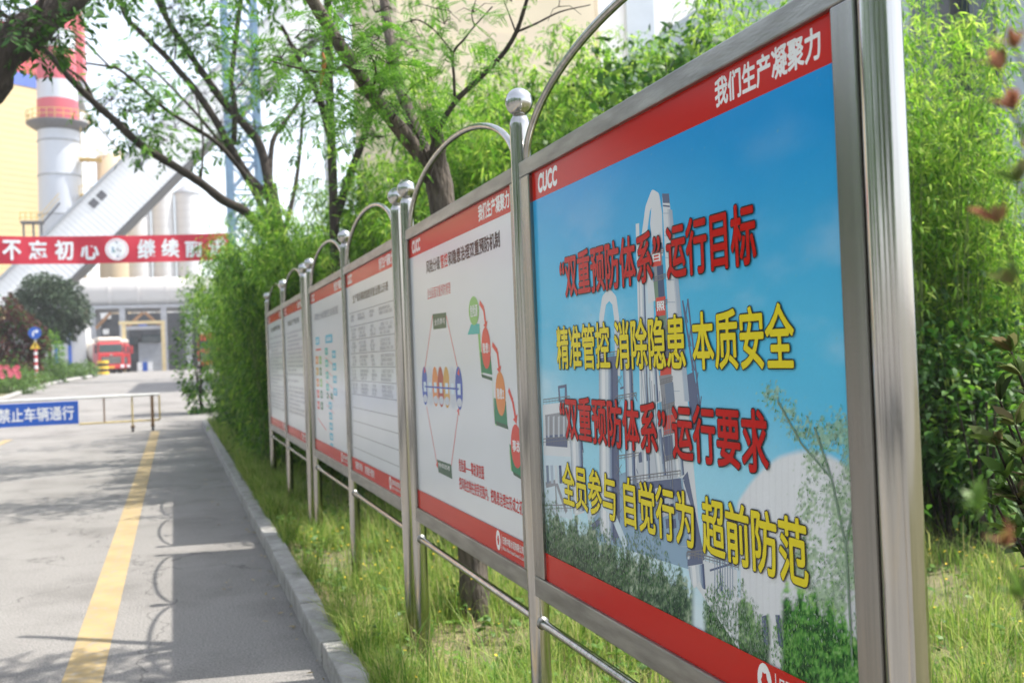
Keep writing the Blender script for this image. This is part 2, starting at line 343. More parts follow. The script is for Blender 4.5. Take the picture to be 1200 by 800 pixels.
def poster(board, y0, y1, art, label, body=i_white, slogan=False):
    """y1 > y0; the reader's left is y1"""
    W = y1-y0; pl = flat_place(y1); mb = MB()
    mb.add([(PX0, y1, ZB), (PX0, y0, ZB), (PX0, y0, ZT), (PX0, y1, ZT), (PX0+.012, y1, ZB), (PX0+.012, y0, ZB), (PX0+.012, y0, ZT), (PX0+.012, y1, ZT)],
           [(0, 1, 2, 3), (4, 7, 6, 5), (0, 4, 5, 1), (3, 2, 6, 7), (0, 3, 7, 4), (1, 5, 6, 2)], body)
    frect(mb, 0, ZT-.098, W, ZT, i_red, 1, pl); frect(mb, 0, ZB, W, ZB+.096, i_red, 30, pl)
    lt = MB()
    art(mb, lt, W, pl)
    p = mb.build('poster', board); p['label'] = label
    if art is art_factory: printed_ground(p, y1, W)
    h = MB()
    text(h, 'CUCC', (.055, ZT-.082, .24, ZT-.006-.008), pl, i_letter, .05, 2*LAY, shear=.12)
    h.build('logo_lettering', p); h = MB()
    text(h, '我们生产凝聚力', (W-.46, ZT-.080, W-.05, ZT-.012), pl, i_letter, .03, 2*LAY)
    h.build('header_lettering', p)
    e = MB(); emblem(e, W-.345 if slogan is False else W-.34, ZB+.052, .040, pl, 32)
    e.build('company_emblem', p); e = MB()
    frect(e, W-.302, ZB+.018, W-.299, ZB+.082, i_letter, 32, pl)
    text(e, '日照中联水泥有限公司', (W-.285, ZB+.046, W-.03, ZB+.078), pl, i_letter, .02, 32*LAY)
    text(e, 'Rizhao China United Cement Co.,Ltd', (W-.285, ZB+.022, W-.03, ZB+.038), pl, i_letter, .015, 32*LAY)
    e.build('company_lettering', p)
    if slogan:
        e = MB(); text(e, '隐患险于明火', (.14, ZB+.025, .44, ZB+.078), pl, i_letter, .02, 32*LAY); e.build('slogan_lettering', p); e = MB(); text(e, '防范胜于救灾', (.52, ZB+.025, .86, ZB+.078), pl, i_letter, .02, 32*LAY)
    if slogan: e.build('slogan_lettering', p)
    if lt.v: lt.build('lettering', p)
    return p

def vnoise(x, y, seed):
    '''smooth value noise on arrays'''
    r = np.random.default_rng(seed); G = r.random((64, 64)); xi = np.floor(x).astype(int); yi = np.floor(y).astype(int); fx, fy = x-xi, y-yi
    fx, fy = fx*fx*(3-2*fx), fy*fy*(3-2*fy); g = lambda a, b: G[a % 64, b % 64]
    return (g(xi, yi)*(1-fx)+g(xi+1, yi)*fx)*(1-fy)+(g(xi, yi+1)*(1-fx)+g(xi+1, yi+1)*fx)*fy
def fbm(x, y, seed, o=4): return sum(vnoise(x*2**k, y*2**k, seed+k)*.5**k for k in range(o))/(2-.5**(o-1))
board_ref = [None]
def printed_ground(parent, y1, W):
    '''the printed picture under the cut shapes: a grid of ink colours (sky with thin cloud, white store dome, shrubs, a feathery tree)'''
    ns, nt_ = 400, 330; S, T = np.meshgrid(np.linspace(.001, W-.001, ns), np.linspace(ZB+.05, ZT-.05, nt_))
    Pw = np.stack([np.full(S.size, PX0), y1-S.ravel(), T.ravel()-CAMZ], 1) @ RC; X = (600+F*Pw[:, 0]/Pw[:, 2]).reshape(S.shape); Y = (400-F*Pw[:, 1]/Pw[:, 2]).reshape(S.shape)
    sm = lambda a, b, v: (lambda q: q*q*(3-2*q))(np.clip((v-a)/(b-a), 0, 1)); mix = lambda A_, B_, k: A_*(1-k[..., None])+np.array(B_)*k[..., None] if not isinstance(B_, np.ndarray) or B_.ndim == 1 else A_*(1-k[..., None])+B_*k[..., None]
    h = (T-ZB)/(ZT-ZB); sky_t = np.clip(h*1.0+.16*(S/W)-.10+.10*(fbm(S*2.2, T*3.5, 5)-.5), 0, 1)
    C_ = np.zeros(S.shape+(3,)); st = [(0, (.62, .84, .91)), (.28, (.36, .72, .88)), (.55, (.10, .53, .80)), (1, (.0, .29, .70))]
    for (a, ca), (b, cb) in zip(st[:-1], st[1:]): k = (sky_t >= a)*1.0; C_ = np.where(k[..., None] > 0, np.array(ca)+(np.array(cb)-np.array(ca))*sm(a, b, sky_t)[..., None], C_)
    cl = sm(.52, .85, fbm(S*2.0+3, T*4.5, 11, 5))*sm(1.0, .45, h)*.55; C_ = mix(C_, (.80, .88, .92), cl)
    # white store dome, soft at its rim, ribbed and shaded to the right
    u = (X-945)/82; dome_top = 529+62*np.abs(u)**2.3+3*(fbm(X*.08, Y*.08, 21)-.5); da = sm(-5, 5, Y-dome_top)*sm(-4, 4, X-864+.04*(Y-600))
    sh = .80-.12*sm(.0, 1.0, u)+.07*(fbm(X*.05, Y*.012, 23)-.5)-.04*sm(.90, 1, np.abs(np.sin(X*.42)))-.10*sm(560, 760, Y)*.6
    C_ = mix(C_, np.stack([sh*.97, sh*.995, sh*1.03], -1), da)
    C_ = mix(C_, (.72, .80, .85), sm(560, 720, Y)*.45*(1-da))                      # pale air low down behind the halls
    band = 648+.5*(X-643)
    def shrubs(C_, x0, x1, top, cols, seed, fine=.30, soft=5, keep=1.0):
        n1 = fbm(X*fine, Y*fine*.75, seed, 4); n2 = fbm(X*fine*.22, Y*fine*.22, seed+9, 3); al = sm(-soft, soft, Y-top+(n1-.5)*34+(n2-.5)*30)*sm(-4, 4, X-x0)*sm(-4, 4, x1-X)*keep
        v = np.clip(.5+(n1-.5)*2.0+(n2-.5)*1.1+.25*sm(30, -10, Y-top)-.18, 0, .999)*(len(cols)-1); i = v.astype(int); f = (v-i)[..., None]; c = np.array(cols); return mix(C_, c[i]*(1-f)+c[np.minimum(i+1, len(cols)-1)]*f, al)
    C_ = shrubs(C_, 636, 812, band-48-9*np.sin(X*.31)-6*np.sin(X*.83), [(.025, .06, .045), (.06, .13, .075), (.13, .22, .12), (.27, .36, .24), (.42, .50, .38)], 31)
    C_ = shrubs(C_, 826, 902, band-50-12*np.sin(X*.21+.6), [(.02, .06, .035), (.05, .14, .05), (.12, .25, .09), (.25, .42, .18), (.36, .50, .28)], 41)
    dens = np.zeros(S.shape)
    for x, y, rx, ry, k in ((905, 462, 16, 18, .5), (922, 484, 18, 18, .5), (940, 502, 18, 20, .55), (965, 514, 24, 26, .6), (955, 545, 20, 26, .5), (990, 505, 22, 32, .65), (1002, 545, 18, 34, .65), (985, 590, 30, 40, .62), (950, 592, 20, 34, .5), (945, 655, 26, 36, .6), (992, 650, 26, 60, .7), (970, 700, 30, 40, .75)): dens = np.maximum(dens, k*np.exp(-((X-x)/rx)**2-((Y-y)/ry)**2))
    n1 = fbm(X*.34+Y*.08, Y*.26, 51, 4); al = sm(.50, .62, n1*.62+dens*.58)*.8; v = fbm(X*.5, Y*.4, 57, 3)[..., None]; C_ = mix(C_, np.array((.13, .27, .13))*(1-v)+np.array((.50, .66, .40))*v, al)
    C_ = shrubs(C_, 916, 1022, band-78-26*np.sin((X-905)*.03)-8*np.sin(X*.37), [(.015, .075, .02), (.035, .17, .03), (.09, .32, .05), (.20, .47, .11), (.36, .58, .22)], 61, .26, 7)
    C_ *= (.97+.06*fbm(X*.9, Y*.9, 71, 2))[..., None]
    V = np.stack([np.full(S.size, PX0-.6*LAY), y1-S.ravel(), T.ravel()], 1); i = np.arange(ns*nt_).reshape(nt_, ns); Q = np.stack([i[:-1, :-1], i[:-1, 1:], i[1:, 1:], i[1:, :-1]], -1).reshape(-1, 4)
    m = ink('printed_picture', (.5, .5, .5)); t = m.node_tree; a = _n(t, 'ShaderNodeAttribute', attribute_name='ink'); t.links.new(a.outputs['Color'], t.nodes['Principled BSDF'].inputs['Base Color'])
    o = npmesh('printed_picture', V, [Q], [m], parent); at_ = o.data.attributes.new('ink', 'FLOAT_COLOR', 'POINT'); at_.data.foreach_set('color', np.concatenate([np.clip(C_.reshape(-1, 3), 0, 1), np.ones((S.size, 1))], 1).astype(np.float32).ravel())
def art_factory(mb, lt, W, pl):
    y1 = PO1[1]; g = pxst(y1); P = lambda *a: [g(x, y) for x, y in a]
    def low(a): return [(x, min(y, 648+.5*(x-643)-(50+6*math.sin(x*.5)) if x < 860 else y)) for x, y in a]      # nothing reaches below the shrub line
    def poly(m, lay, *a): fpoly(mb, P(*low(a)), m, lay, pl)
    def line(m, lay, w, *a):
        q = P(*low(a)); fline(mb, q, w, m, lay, pl)
        if w > .012: [fdisc(mb, x, y, w*.497, w*.497, m, lay+.02, pl, 12) for x, y in q[1:-1]]
    rnd = random.Random(3)
    TONES = [ink('poster_tone', c, .10) for c in ((.20, .25, .34), (.42, .48, .55), (.62, .67, .72), (.80, .82, .84), (.64, .70, .75), (.42, .50, .60), (.22, .29, .42), (.09, .12, .22))]
    def round_(lay, a, b, c, d, tones=(1, 2, 3, 3, 2, 4, 5, 6, 7)):
        for k, t_ in enumerate(tones):
            u0, u1 = k/len(tones), (k+1)/len(tones)+.01; L2 = lambda p, q, u: (p[0]+(q[0]-p[0])*u, p[1]+(q[1]-p[1])*u)
            poly(TONES[t_], lay+k*.05, L2(a, b, u0), L2(a, b, u1), L2(d, c, u1), L2(d, c, u0))
    def rails(lay, x0, y0, x1, y1, n=8, h=6):
        line(i_lines, lay, .003, (x0, y0-h), (x1, y1-h)); line(i_lines, lay+.1, .002, (x0, y0-h*.5), (x1, y1-h*.5))
        for k in range(n+1): u = k/n; x, y = x0+(x1-x0)*u, y0+(y1-y0)*u; line(i_lines, lay+.2, .002, (x, y), (x, y-h))
    # clouds: thin pale patches high on the left
    # preheater tower
    poly(i_tower, 2, (776,227),(784,227),(806,470),(824,668),(806,668),(788,470))
    poly(i_slate, 3, (776,227),(784,227),(785,238),(777,238)); poly(i_slate, 3, (777,240),(785,241),(785,243),(777,242))
    poly(i_lgrey, 3, (782,245),(785,245),(806,470),(802,470))
    line(i_tower, 2, .030, (752,330),(755,275),(759,245),(765,229),(770,232),(773,252),(774,300))
    poly(i_tower, 3, (764,236),(770,234),(774,262),(776,300),(766,300),(762,262)); line(i_tower, 2, .022, (747,262),(749,340),(752,470),(754,560))
    poly(i_pale, 2, (750,300),(764,296),(770,480),(776,640),(758,640),(753,480))
    poly(i_grey, 3, (764,292),(775,290),(783,390),(772,392)); poly(i_slate, 3, (764,286),(776,284),(777,292),(765,294))
    poly(i_tree4, 4, (766,330),(776,325),(781,372),(770,380)); poly(i_tower, 4, (757,310),(764,308),(768,352),(760,356)); poly(i_lgrey, 4, (760,380),(770,376),(774,410),(763,414))
    poly(i_slate, 3, (768,400),(782,398),(786,430),(773,432)); poly(i_tower, 4, (762,430),(771,428),(776,470),(766,474)); poly(i_grey, 3, (772,440),(787,437),(792,500),(778,505))
    poly(i_tower, 4, (768,500),(776,498),(782,548),(772,552)); poly(i_slate, 4, (776,512),(792,508),(797,536),(781,540)); poly(i_lgrey, 4, (770,560),(786,556),(792,600),(776,606))
    for a, b, ch in (((764,294),(775,311), '日'), ((769,349),(780,369), '照'), ((774,421),(787,438), None), ((778,487),(792,507), None)):
        q = P(a, (b[0], a[1]-2), b, (a[0], b[1]+2)); fpoly(mb, q, i_coral, 5, pl)
        if ch: text(mb, ch, (q[3][0]+.006, q[2][1]+.012, q[1][0]-.006, q[0][1]-.010), pl, i_letter, .03, 6*LAY)
    line(i_slate, 2, .008, (800,352),(819,480)); line(i_slate, 2, .008, (806,350),(823,500))
    for k in range(5): line(i_slate, 2, .005, (800+4*k, 352+28*k), (806+4*k, 378+28*k)); line(i_slate, 2, .005, (806+4*k, 352+28*k), (803+4*k, 378+28*k))
    poly(i_slate, 4, (800,560),(806,552),(826,655),(808,668),(812,600)); poly(i_slate, 3, (803,440),(812,436),(822,498),(812,504))
    round_(4.4, (748,300),(755,298),(762,560),(754,564)); round_(4.5, (757,380),(766,377),(772,470),(763,474)); round_(4.5, (764,505),(775,502),(781,556),(770,560)); round_(4.6, (787,500),(797,498),(802,556),(792,560))
    poly(TONES[5], 4.2, (784,245),(788,246),(808,470),(803,470)); poly(TONES[7], 4.3, (770,312),(777,310),(779,348),(772,350)); poly(i_tree4, 4.8, (771,376),(780,373),(783,398),(774,401)); poly(TONES[0], 4.8, (779,450),(789,447),(791,470),(781,473))
    for k in range(9): y = 300+k*30; line(i_lines, 6.5, .003, (764+k*1.9, y),(777+k*2.2, y-4)); rails(6.6, 765+k*1.9, y, 778+k*2.1, y-4, 4, 5)
    for k in range(16): y = 250+k*26; line(TONES[5], 4.4, .002, (777+k*1.35, y),(786+k*1.35, y))
    for k in range(12): x = 752+k*3; line((TONES[7], TONES[0], i_lines)[k % 3], 6.7, .002+.001*(k % 3), (x, 430+k*4),(x+4, 480+k*9))
    for k in range(10): x = 742+k*6.5; poly(TONES[(k*3) % 8], 5+.1*k, (x, 560+k*3), (x+4, 559+k*3), (x+5, 576+k*4), (x+1, 577+k*4))
    # cyclone and second pipe
    line(i_tower, 2, .034, (705,420),(705,372),(708,352),(714,345),(720,352),(723,375),(724,440))
    poly(i_pale, 2, (702,430),(717,428),(719,640),(703,640)); poly(i_slate, 3, (717,428),(724,427),(727,630),(719,632)); poly(i_tower, 3, (705,432),(709,431),(710,636),(706,638))
    poly(i_slate, 3, (699,420),(726,416),(726,428),(699,433)); poly(i_grey, 2, (730,420),(741,416),(748,620),(735,624))
    line(i_slate, 4, .004, (733,440),(747,470)); line(i_slate, 4, .004, (735,480),(748,510)); line(i_slate, 4, .004, (736,520),(748,555)); line(i_slate, 4, .006, (727,455),(742,450))
    round_(4.5, (702,430),(718,428),(720,640),(703,640)); round_(4.6, (730,420),(740,417),(747,612),(735,616), (0, 5, 2, 4, 6, 7)); rails(6.5, 699, 421, 727, 417, 7, 6); rails(6.5, 722, 470, 746, 466, 6, 6); rails(6.5, 724, 540, 749, 536, 6, 6)
    for k in range(7): line(i_lines, 6.6, .002, (722, 440+k*26), (729, 452+k*26)); line(i_lines, 6.7, .002, (729, 440+k*26), (722, 452+k*26))
    # building block at the left
    poly(i_tower, 2, (636,474),(668,470),(669,535),(637,533)); poly(i_grey, 3, (639,486),(664,482),(665,522),(640,520)); poly(i_slate, 4, (640,510),(665,508),(665,524),(640,522))
    for k in range(4): poly(i_lgrey, 4, (642+6*k, 488),(644+6*k, 487),(644+6*k, 512),(642+6*k, 512))
    poly(i_pale, 2, (637,533),(669,535),(671,640),(639,640)); poly(i_slate, 3, (654,452),(664,450),(665,470),(655,471)); poly(i_sky, 4, (656,455),(662,454),(662,468),(657,469))
    poly(i_slate, 3, (668,512),(682,508),(684,530),(670,534)); poly(i_tower, 3, (672,530),(683,527),(685,600),(674,604))
    line(i_grey, 3, .02, (640,568),(652,565),(664,600)); line(i_grey, 3, .012, (651,566),(653,640))
    rails(6.5, 637, 522, 668, 519, 10, 8); rails(6.5, 637, 474, 668, 470, 9, 6); round_(4.5, (668,512),(682,508),(685,598),(672,602)); rails(6.5, 640, 600, 690, 598, 14, 8)
    for k in range(6): poly(TONES[(k*5) % 8], 4.6+.1*k, (640+5*k, 545), (643+5*k, 545), (644+5*k, 566), (641+5*k, 566))
    # lower halls and conveyor
    poly(i_steelblue, 2, (690,570),(735,552),(800,560),(812,668),(700,664)); poly(i_lgrey, 3, (735,505),(786,498),(796,560),(740,566)); poly(i_slate, 4, (748,530),(752,529),(753,541),(749,542)); poly(i_slate, 4, (757,528),(761,527),(762,539),(758,540))
    line(i_tower, 4, .03, (742,560),(745,530),(752,516),(762,512)); poly(i_slate, 4, (740,566),(798,560),(800,580),(744,590))
    line(i_pale, 5, .034, (689,606),(706,588),(716,596),(734,642)); line(i_slate, 4, .02, (694,626),(708,606),(722,640))
    for k in range(6): poly(i_slate, 4, (756+8*k, 608),(760+8*k, 607),(761+8*k, 618),(757+8*k, 619))
    poly(i_tower, 3, (806,650),(864,668),(866,760),(808,720)); poly(i_tower, 5, (806,655),(824,652),(826,690),(809,688)); poly(i_slate, 6, (806,655),(824,652),(824,660),(806,663)); line(i_slate, 4, .006, (840,600),(846,700)); line(i_slate, 4, .005, (832,668),(858,660))
    poly(i_pale, 2, (822,600),(868,600),(868,700),(826,690))
    rails(7, 735, 566, 798, 558, 16, 7); rails(7, 806, 652, 866, 668, 14, 7); round_(7.2, (807,664),(825,660),(827,690),(809,688)); rails(7.4, 805, 655, 826, 652, 6, 8)
    for k in range(9): poly(TONES[7 if k % 2 else 0], 6.6, (744+6*k, 590),(748+6*k, 589),(748+6*k, 600),(744+6*k, 601))
    for k in range(8): line(TONES[6], 7, .003, (838+3*k, 612+6*k),(838+3*k, 700)); 
    # white dome
    
    poly(i_slate, 9, (893,722),(898,720),(901,756),(896,754)); poly(i_slate, 9, (909,720),(914,720),(918,758),(913,756))
    # printed foliage: leaf by leaf
    def leafs(n, cx, cy, rx, ry, mats, lay, sz=3.0, edge=1.0, up=.5):
        for _ in range(n):
            while True:
                u, v = rnd.uniform(-1, 1), rnd.uniform(-1, 1)
                if u*u+v*v < 1 and rnd.random() < 1-(u*u+v*v)*.5*edge: break
            x, y = cx+u*rx, cy+v*ry; a = rnd.gauss(math.pi/2, up); s = sz*rnd.uniform(.4, 1.3); b = s*.34
            if x < 638 or x > 1016: continue
            c, d = math.cos(a), math.sin(a)
            q = P((x+c*s*.5, y+d*s), (x-d*b*.5, y+c*b), (x-c*s*.5, y-d*s), (x+d*b*.5, y-c*b))
            q = [(min(max(s_, .002), W-.002), min(max(t_, ZB+.03), ZT-.1)) for s_, t_ in q]
            k = min(len(mats)-1, max(0, int((1-(v*.8+rnd.uniform(-.9, .9))*.7)*.5*len(mats)))) if edge else rnd.randrange(len(mats))
            fpoly(mb, q, mats[k], lay+rnd.random()*6, pl)
    band = lambda x: 648+.5*(x-643)
    def mass(m, lay, x0, x1, top, jag):
        pts = []; x = x0
        while x < x1: pts.append((x, top(x)+rnd.uniform(-jag, jag))); x += rnd.uniform(1, 3)
        pts = pts+[(x1, band(x1)+4), (x0, band(x0)+4)]; q = [(min(max(a_, .002), W-.002), max(b_, ZB+.03)) for a_, b_ in P(*pts)]; fpoly(mb, q, m, lay, pl)
    D = [i_tree1, i_tree1, i_tree4, i_tree2, i_tree4, i_tree5]; B = [i_tree1, i_tree2, i_tree2, i_tree3, i_tree3, i_tree5]
    for x, h in ((641, 66), (650, 60), (660, 44), (671, 50), (683, 52), (694, 62), (704, 66), (714, 60), (724, 56), (735, 66), (747, 74), (758, 70), (769, 78), (781, 66), (795, 58)): leafs(300, x, band(x)-h*.46, 9, h*.64, D, 11, 2.0, up=.35)
    for x, h in ((834, 54), (844, 72), (855, 60), (868, 80), (882, 62), (893, 50)): leafs(260, x, band(x)-h*.44, 10, h*.66, D[1:]+[i_tree3], 11, 2.4, up=.4)
    for x, h in ((918, 70), (930, 96), (944, 130), (958, 110), (972, 138), (988, 118), (1004, 120)): leafs(230, x, band(x)-h*.34, 13, h*.66, B, 17, 2.8, up=.5)
    S5 = [i_tree5, i_tree3, i_tree2, i_tree5, i_tree4, i_tree4]
    for x, y, rx, ry, n in ((905, 462, 12, 16, 60), (920, 482, 14, 16, 60), (938, 500, 14, 18, 90), (962, 512, 20, 22, 150), (955, 545, 16, 22, 90), (990, 500, 18, 26, 150), (1000, 540, 14, 30, 160), (985, 585, 24, 34, 260), (950, 590, 16, 30, 110), (945, 650, 20, 30, 160), (992, 650, 20, 50, 380), (968, 690, 24, 40, 320)):
        leafs(int(n*.6), x, y, rx, ry, S5, 17, 2.6, 0, 1.0)
    line(i_tree4, 16, .006, (1000,780),(992,640),(975,560),(955,500)); line(i_tree4, 16, .006, (992,640),(1006,560),(1008,500)); line(i_tree4, 16, .005, (975,560),(940,520),(912,470))
    # slogans: dark edge under red or yellow letters
    for s, ya, yb, za, zb, m in (('“双重预防体系” 运行目标', 3.135, 1.945, 1.857, 1.997, i_lred), ('精准管控 消除隐患 本质安全', 3.19, 1.815, 1.626, 1.768, i_yel), ('“双重预防体系” 运行要求', 3.185, 1.93, 1.398, 1.540, i_lred), ('全员参与 自觉行为 超前防范', 3.188, 1.80, 1.178, 1.322, i_yel)):
        b = (y1-ya, za, y1-yb, zb)
        text(lt, s, b, pl, i_black, .020, 26*LAY, grow=.0034); text(lt, s, b, pl, m, .020, 28*LAY)

def dashes(mb, s0, t, s1, h, m, lay, pl, rnd, gap=.3):
    s = s0
    while s < s1-h*.4:
        w = min(h*rnd.uniform(.6, 1.0), s1-s)
        if rnd.random() > gap*.3: 
            frect(mb, s, t, s+w*.8, t+h*.22, m, lay, pl); frect(mb, s, t+h*.42, s+w*.75, t+h*.60, m, lay, pl); frect(mb, s+w*.3, t, s+w*.45, t+h, m, lay+.4, pl); frect(mb, s, t+h*.82, s+w*.8, t+h, m, lay, pl)
        s += w*1.12
def art_risk(mb, lt, W, pl):
    y1 = PO2[1]; g = pxst(y1)
    k = (4.995-3.77)/17
    for a, s, m in ((0, '风险分级', i_black), (2, '级', i_lred), (3, '', None), (4, '管', i_lred), (5, '控', i_lred), (6, '和隐患治理双重预防机制', i_black)):
        pass
    s0 = y1-4.99; tw = 4.99-3.77; ch = tw/17
    text(lt, '风险分级', (s0, 2.098, s0+ch*3.9, 2.165), pl, i_black, .02, 3*LAY); text(lt, '管控', (s0+ch*4, 2.098, s0+ch*5.9, 2.165), pl, i_lred, .02, 3*LAY); text(lt, '和隐患治理双重预防机制', (s0+ch*6, 2.098, s0+tw, 2.165), pl, i_black, .03, 3*LAY)
    S = lambda px, py: g(px, py)
    def st(px, py): return g(px, py)
    a = st(501, 350); b = st(528, 337); text(lt, '企业层面双重预防管理', (a[0], a[1]-.005, b[0], a[1]+.05), pl, i_lred, .0, 3*LAY)
    # loop: green captions, red arrows, seven ovals
    top = [st(507, 368), st(523, 366), st(523, 384), st(508, 386)]; fpoly(mb, top, i_dgreen, 3, pl)
    text(lt, '全员参与', (top[0][0]+.03, top[2][1]+.02, top[1][0]-.03, top[1][1]-.02), pl, i_letter, .0, 5*LAY)
    bot = [st(512, 538), st(529, 544), st(530, 561), st(514, 553)]; fpoly(mb, bot, i_dgreen, 3, pl)
    text(lt, '持续改进', (bot[0][0]+.03, bot[2][1]+.035, bot[1][0]-.03, bot[1][1]-.01), pl, i_letter, .0, 5*LAY)
    for p, q in (((507, 370), (498, 432)), ((523, 370), (537, 434)), ((500, 476), (512, 542)), ((529, 545), (537, 484))):
        A, B = st(*p), st(*q); fline(mb, [A, B], .008, i_coral, 3, pl); v = Vector((B[0]-A[0], B[1]-A[1])).normalized(); n_ = Vector((-v.y, v.x))
        fpoly(mb, [(B[0]+v.x*.03, B[1]+v.y*.03), (B[0]+n_.x*.022, B[1]+n_.y*.022), (B[0]-n_.x*.022, B[1]-n_.y*.022)], i_coral, 4, pl)
    sa, sb = st(498, 452)[0], st(538, 456)[0]; tt = st(515, 453)[1]
    for k, m in enumerate((i_blue, i_lgrey, i_orange, i_brick, i_ochre, i_lgrey, i_blue)):
        s = sa+(sb-sa)*k/6; fdisc(mb, s, tt, .062, .098, m, 3+k*.1, pl); frect(mb, s-.026, tt-.03, s+.026, tt+.02, i_pale, 4, pl); fdisc(mb, s, tt-.065, .042, .02, i_lgrey, 4, pl)
    fline(mb, [(sa, tt-.004), (sb, tt-.004)], .008, i_blue, 5, pl)
    # steps: danger, hazard, accident
    def disc(px0, py0, px1, py1, m, s, bold=.02):
        A, B = st(px0, (py0+py1)/2), st(px1, (py0+py1)/2); mid = (px0+px1)/2; t0, t1 = st(mid, py1)[1], st(mid, py0)[1]
        c = (A[0]+B[0])/2; r = (B[0]-A[0])/2; fdisc(mb, c, (t0+t1)/2, r, (t1-t0)/2, m, 6, pl)
        text(lt, s, (c-r*.72, (t0+t1)/2-r*.34, c+r*.72, (t0+t1)/2+r*.34), pl, i_letter, bold, 8*LAY)
    def poly(m, lay, *p): fpoly(mb, [st(*q) for q in p], m, lay, pl)
    poly(i_teal, 3, (552, 380), (562, 379), (562, 391), (548, 392)); poly(i_lgreen, 2.5, (560, 391), (562, 380), (566, 441), (564, 436)); poly(i_green, 3, (564, 436), (577, 439), (575, 416), (563, 412)); poly(i_dgreen, 4, (564, 438), (577, 442), (577, 446), (565, 442))
    poly(i_lgreen, 2.5, (577, 442), (578, 470), (582, 500), (580, 496)); poly(i_green, 3, (580, 496), (595, 502), (593, 470), (579, 466)); poly(i_dgreen, 4, (581, 493), (595, 498), (596, 503), (582, 498))
    poly(i_green, 3, (600, 552), (614, 560), (611, 528), (597, 520)); poly(i_lgreen, 2.5, (595, 500), (597, 525), (602, 553), (599, 551)); poly(i_dgreen, 4, (601, 552), (614, 560), (615, 564), (602, 556))
    disc(549.5, 347, 561.5, 381, i_lgreen, '危险源'); disc(564.5, 383, 575, 432, i_coral, '隐患1'); disc(581, 435, 592.5, 487, i_orange, '隐患2'); disc(599, 497, 612, 548, i_coral, '事故')
    for c in (((562, 354), (567, 362), (569, 378)), ((577, 403), (583, 412), (585, 430)), ((596, 456), (601, 470), (604, 488))):
        pts = [st(*q) for q in c]; fline(mb, pts, .022, i_coral, 5, pl); A, B = pts[-2], pts[-1]; v = Vector((B[0]-A[0], B[1]-A[1])).normalized(); n_ = Vector((-v.y, v.x))
        fpoly(mb, [(B[0]+v.x*.03, B[1]+v.y*.03), (B[0]+n_.x*.03, B[1]+n_.y*.03), (B[0]-n_.x*.03, B[1]-n_.y*.03)], i_coral, 5.5, pl)
    a = st(537.5, 540); b = st(567, 549); text(lt, '危险源——事故演变图', (a[0], a[1]-.045, b[0], a[1]+.015), pl, i_lred, .02, 3*LAY)
    a = st(538, 560); b = st(614, 590); text(lt, '把风险控制在接受范围内，把隐患治理在形成之初。', (a[0], a[1]-.05, b[0], a[1]+.008), pl, i_lred, .02, 3*LAY)
def art_table(mb, lt, W, pl):
    rnd = random.Random(5); text(lt, '生产现场事故隐患排查治理公示表', (.25, 2.085, W-.2, 2.145), pl, i_black, .02, 3*LAY)
    for t in np.linspace(2.02, 1.06, 11): frect(mb, .07, t-.002, W-.05, t+.002, i_lines, 2, pl)
    for k, t in enumerate(np.linspace(2.02, 1.06, 11)[:6]):
        for a, b in ((.12, .36), (.42, .78), (.86, 1.08), (1.18, W-.1)):
            for r in range(2 if k == 0 else 3): dashes(mb, a+rnd.uniform(0, .04), t-.034-r*.026, b-rnd.uniform(0, .10), .019, i_grey if k else i_lines, 2, pl, rnd)
    frect(mb, .01, ZT-.004, W-.01, ZT, i_coral, 2, pl)  # lighter red top strip: a reflection put into the print
def art_flow(mb, lt, W, pl):
    rnd = random.Random(6); text(lt, '风险分级管控流程图', (.2, 2.05, W-.3, 2.115), pl, i_grey, .02, 3*LAY)
    def bx(s, t, w, h, m): frect(mb, s-w/2, t-h/2, s+w/2, t+h/2, m, 3, pl); dashes(mb, s-w*.36, t-h*.22, s+w*.36, h*.4, i_letter, 4, pl, rnd)
    bx(.35, 1.87, .25, .07, i_cyan); bx(1.05, 1.87, .40, .07, i_cyan); frect(mb, .22, 1.785, .56, 1.80, i_coral, 3, pl)
    for k in range(5):
        bx(.27, 1.70-.10*k, .17, .07, (i_orange, i_ochre, i_orange, i_coral, i_coral)[k]); bx(.49, 1.70-.10*k, .15, .07, (i_lgreen, i_green, i_lgreen, i_green, i_green)[k])
    for k in range(4): bx(.88, 1.77-.10*k, .17, .06, i_teal); bx(1.30, 1.74-.10*k, .20, .06, i_cyan)
    for k in range(5): bx(1.0, 1.32-.085*k, .19, .06, i_cyan)
    bx(.86, 1.40, .12, .05, i_green); bx(1.10, 1.40, .12, .05, i_green)
    for k in range(5): fline(mb, [(.8, 1.72-.1*k), (1.2, 1.66-.1*k)], .006, i_coral, 2, pl)
    fline(mb, [(.2, 1.18), (.7, 1.10)], .010, i_coral, 2, pl); fline(mb, [(.2, 1.62), (.2, 1.18)], .006, i_coral, 2, pl)
def art_text(seed, title):
    def f(mb, lt, W, pl):
        rnd = random.Random(seed); text(lt, title, (.35, 2.09, W-.35, 2.15), pl, i_black, .02, 3*LAY)
        t = 2.0
        while t > 1.12:
            dashes(mb, .14 if rnd.random() < .7 else .22, t, W-.14-(rnd.random() < .3)*rnd.uniform(.2, .8), .024, i_grey, 2, pl, rnd); t -= .045 if rnd.random() < .8 else .07
    return f
POST_R = .038
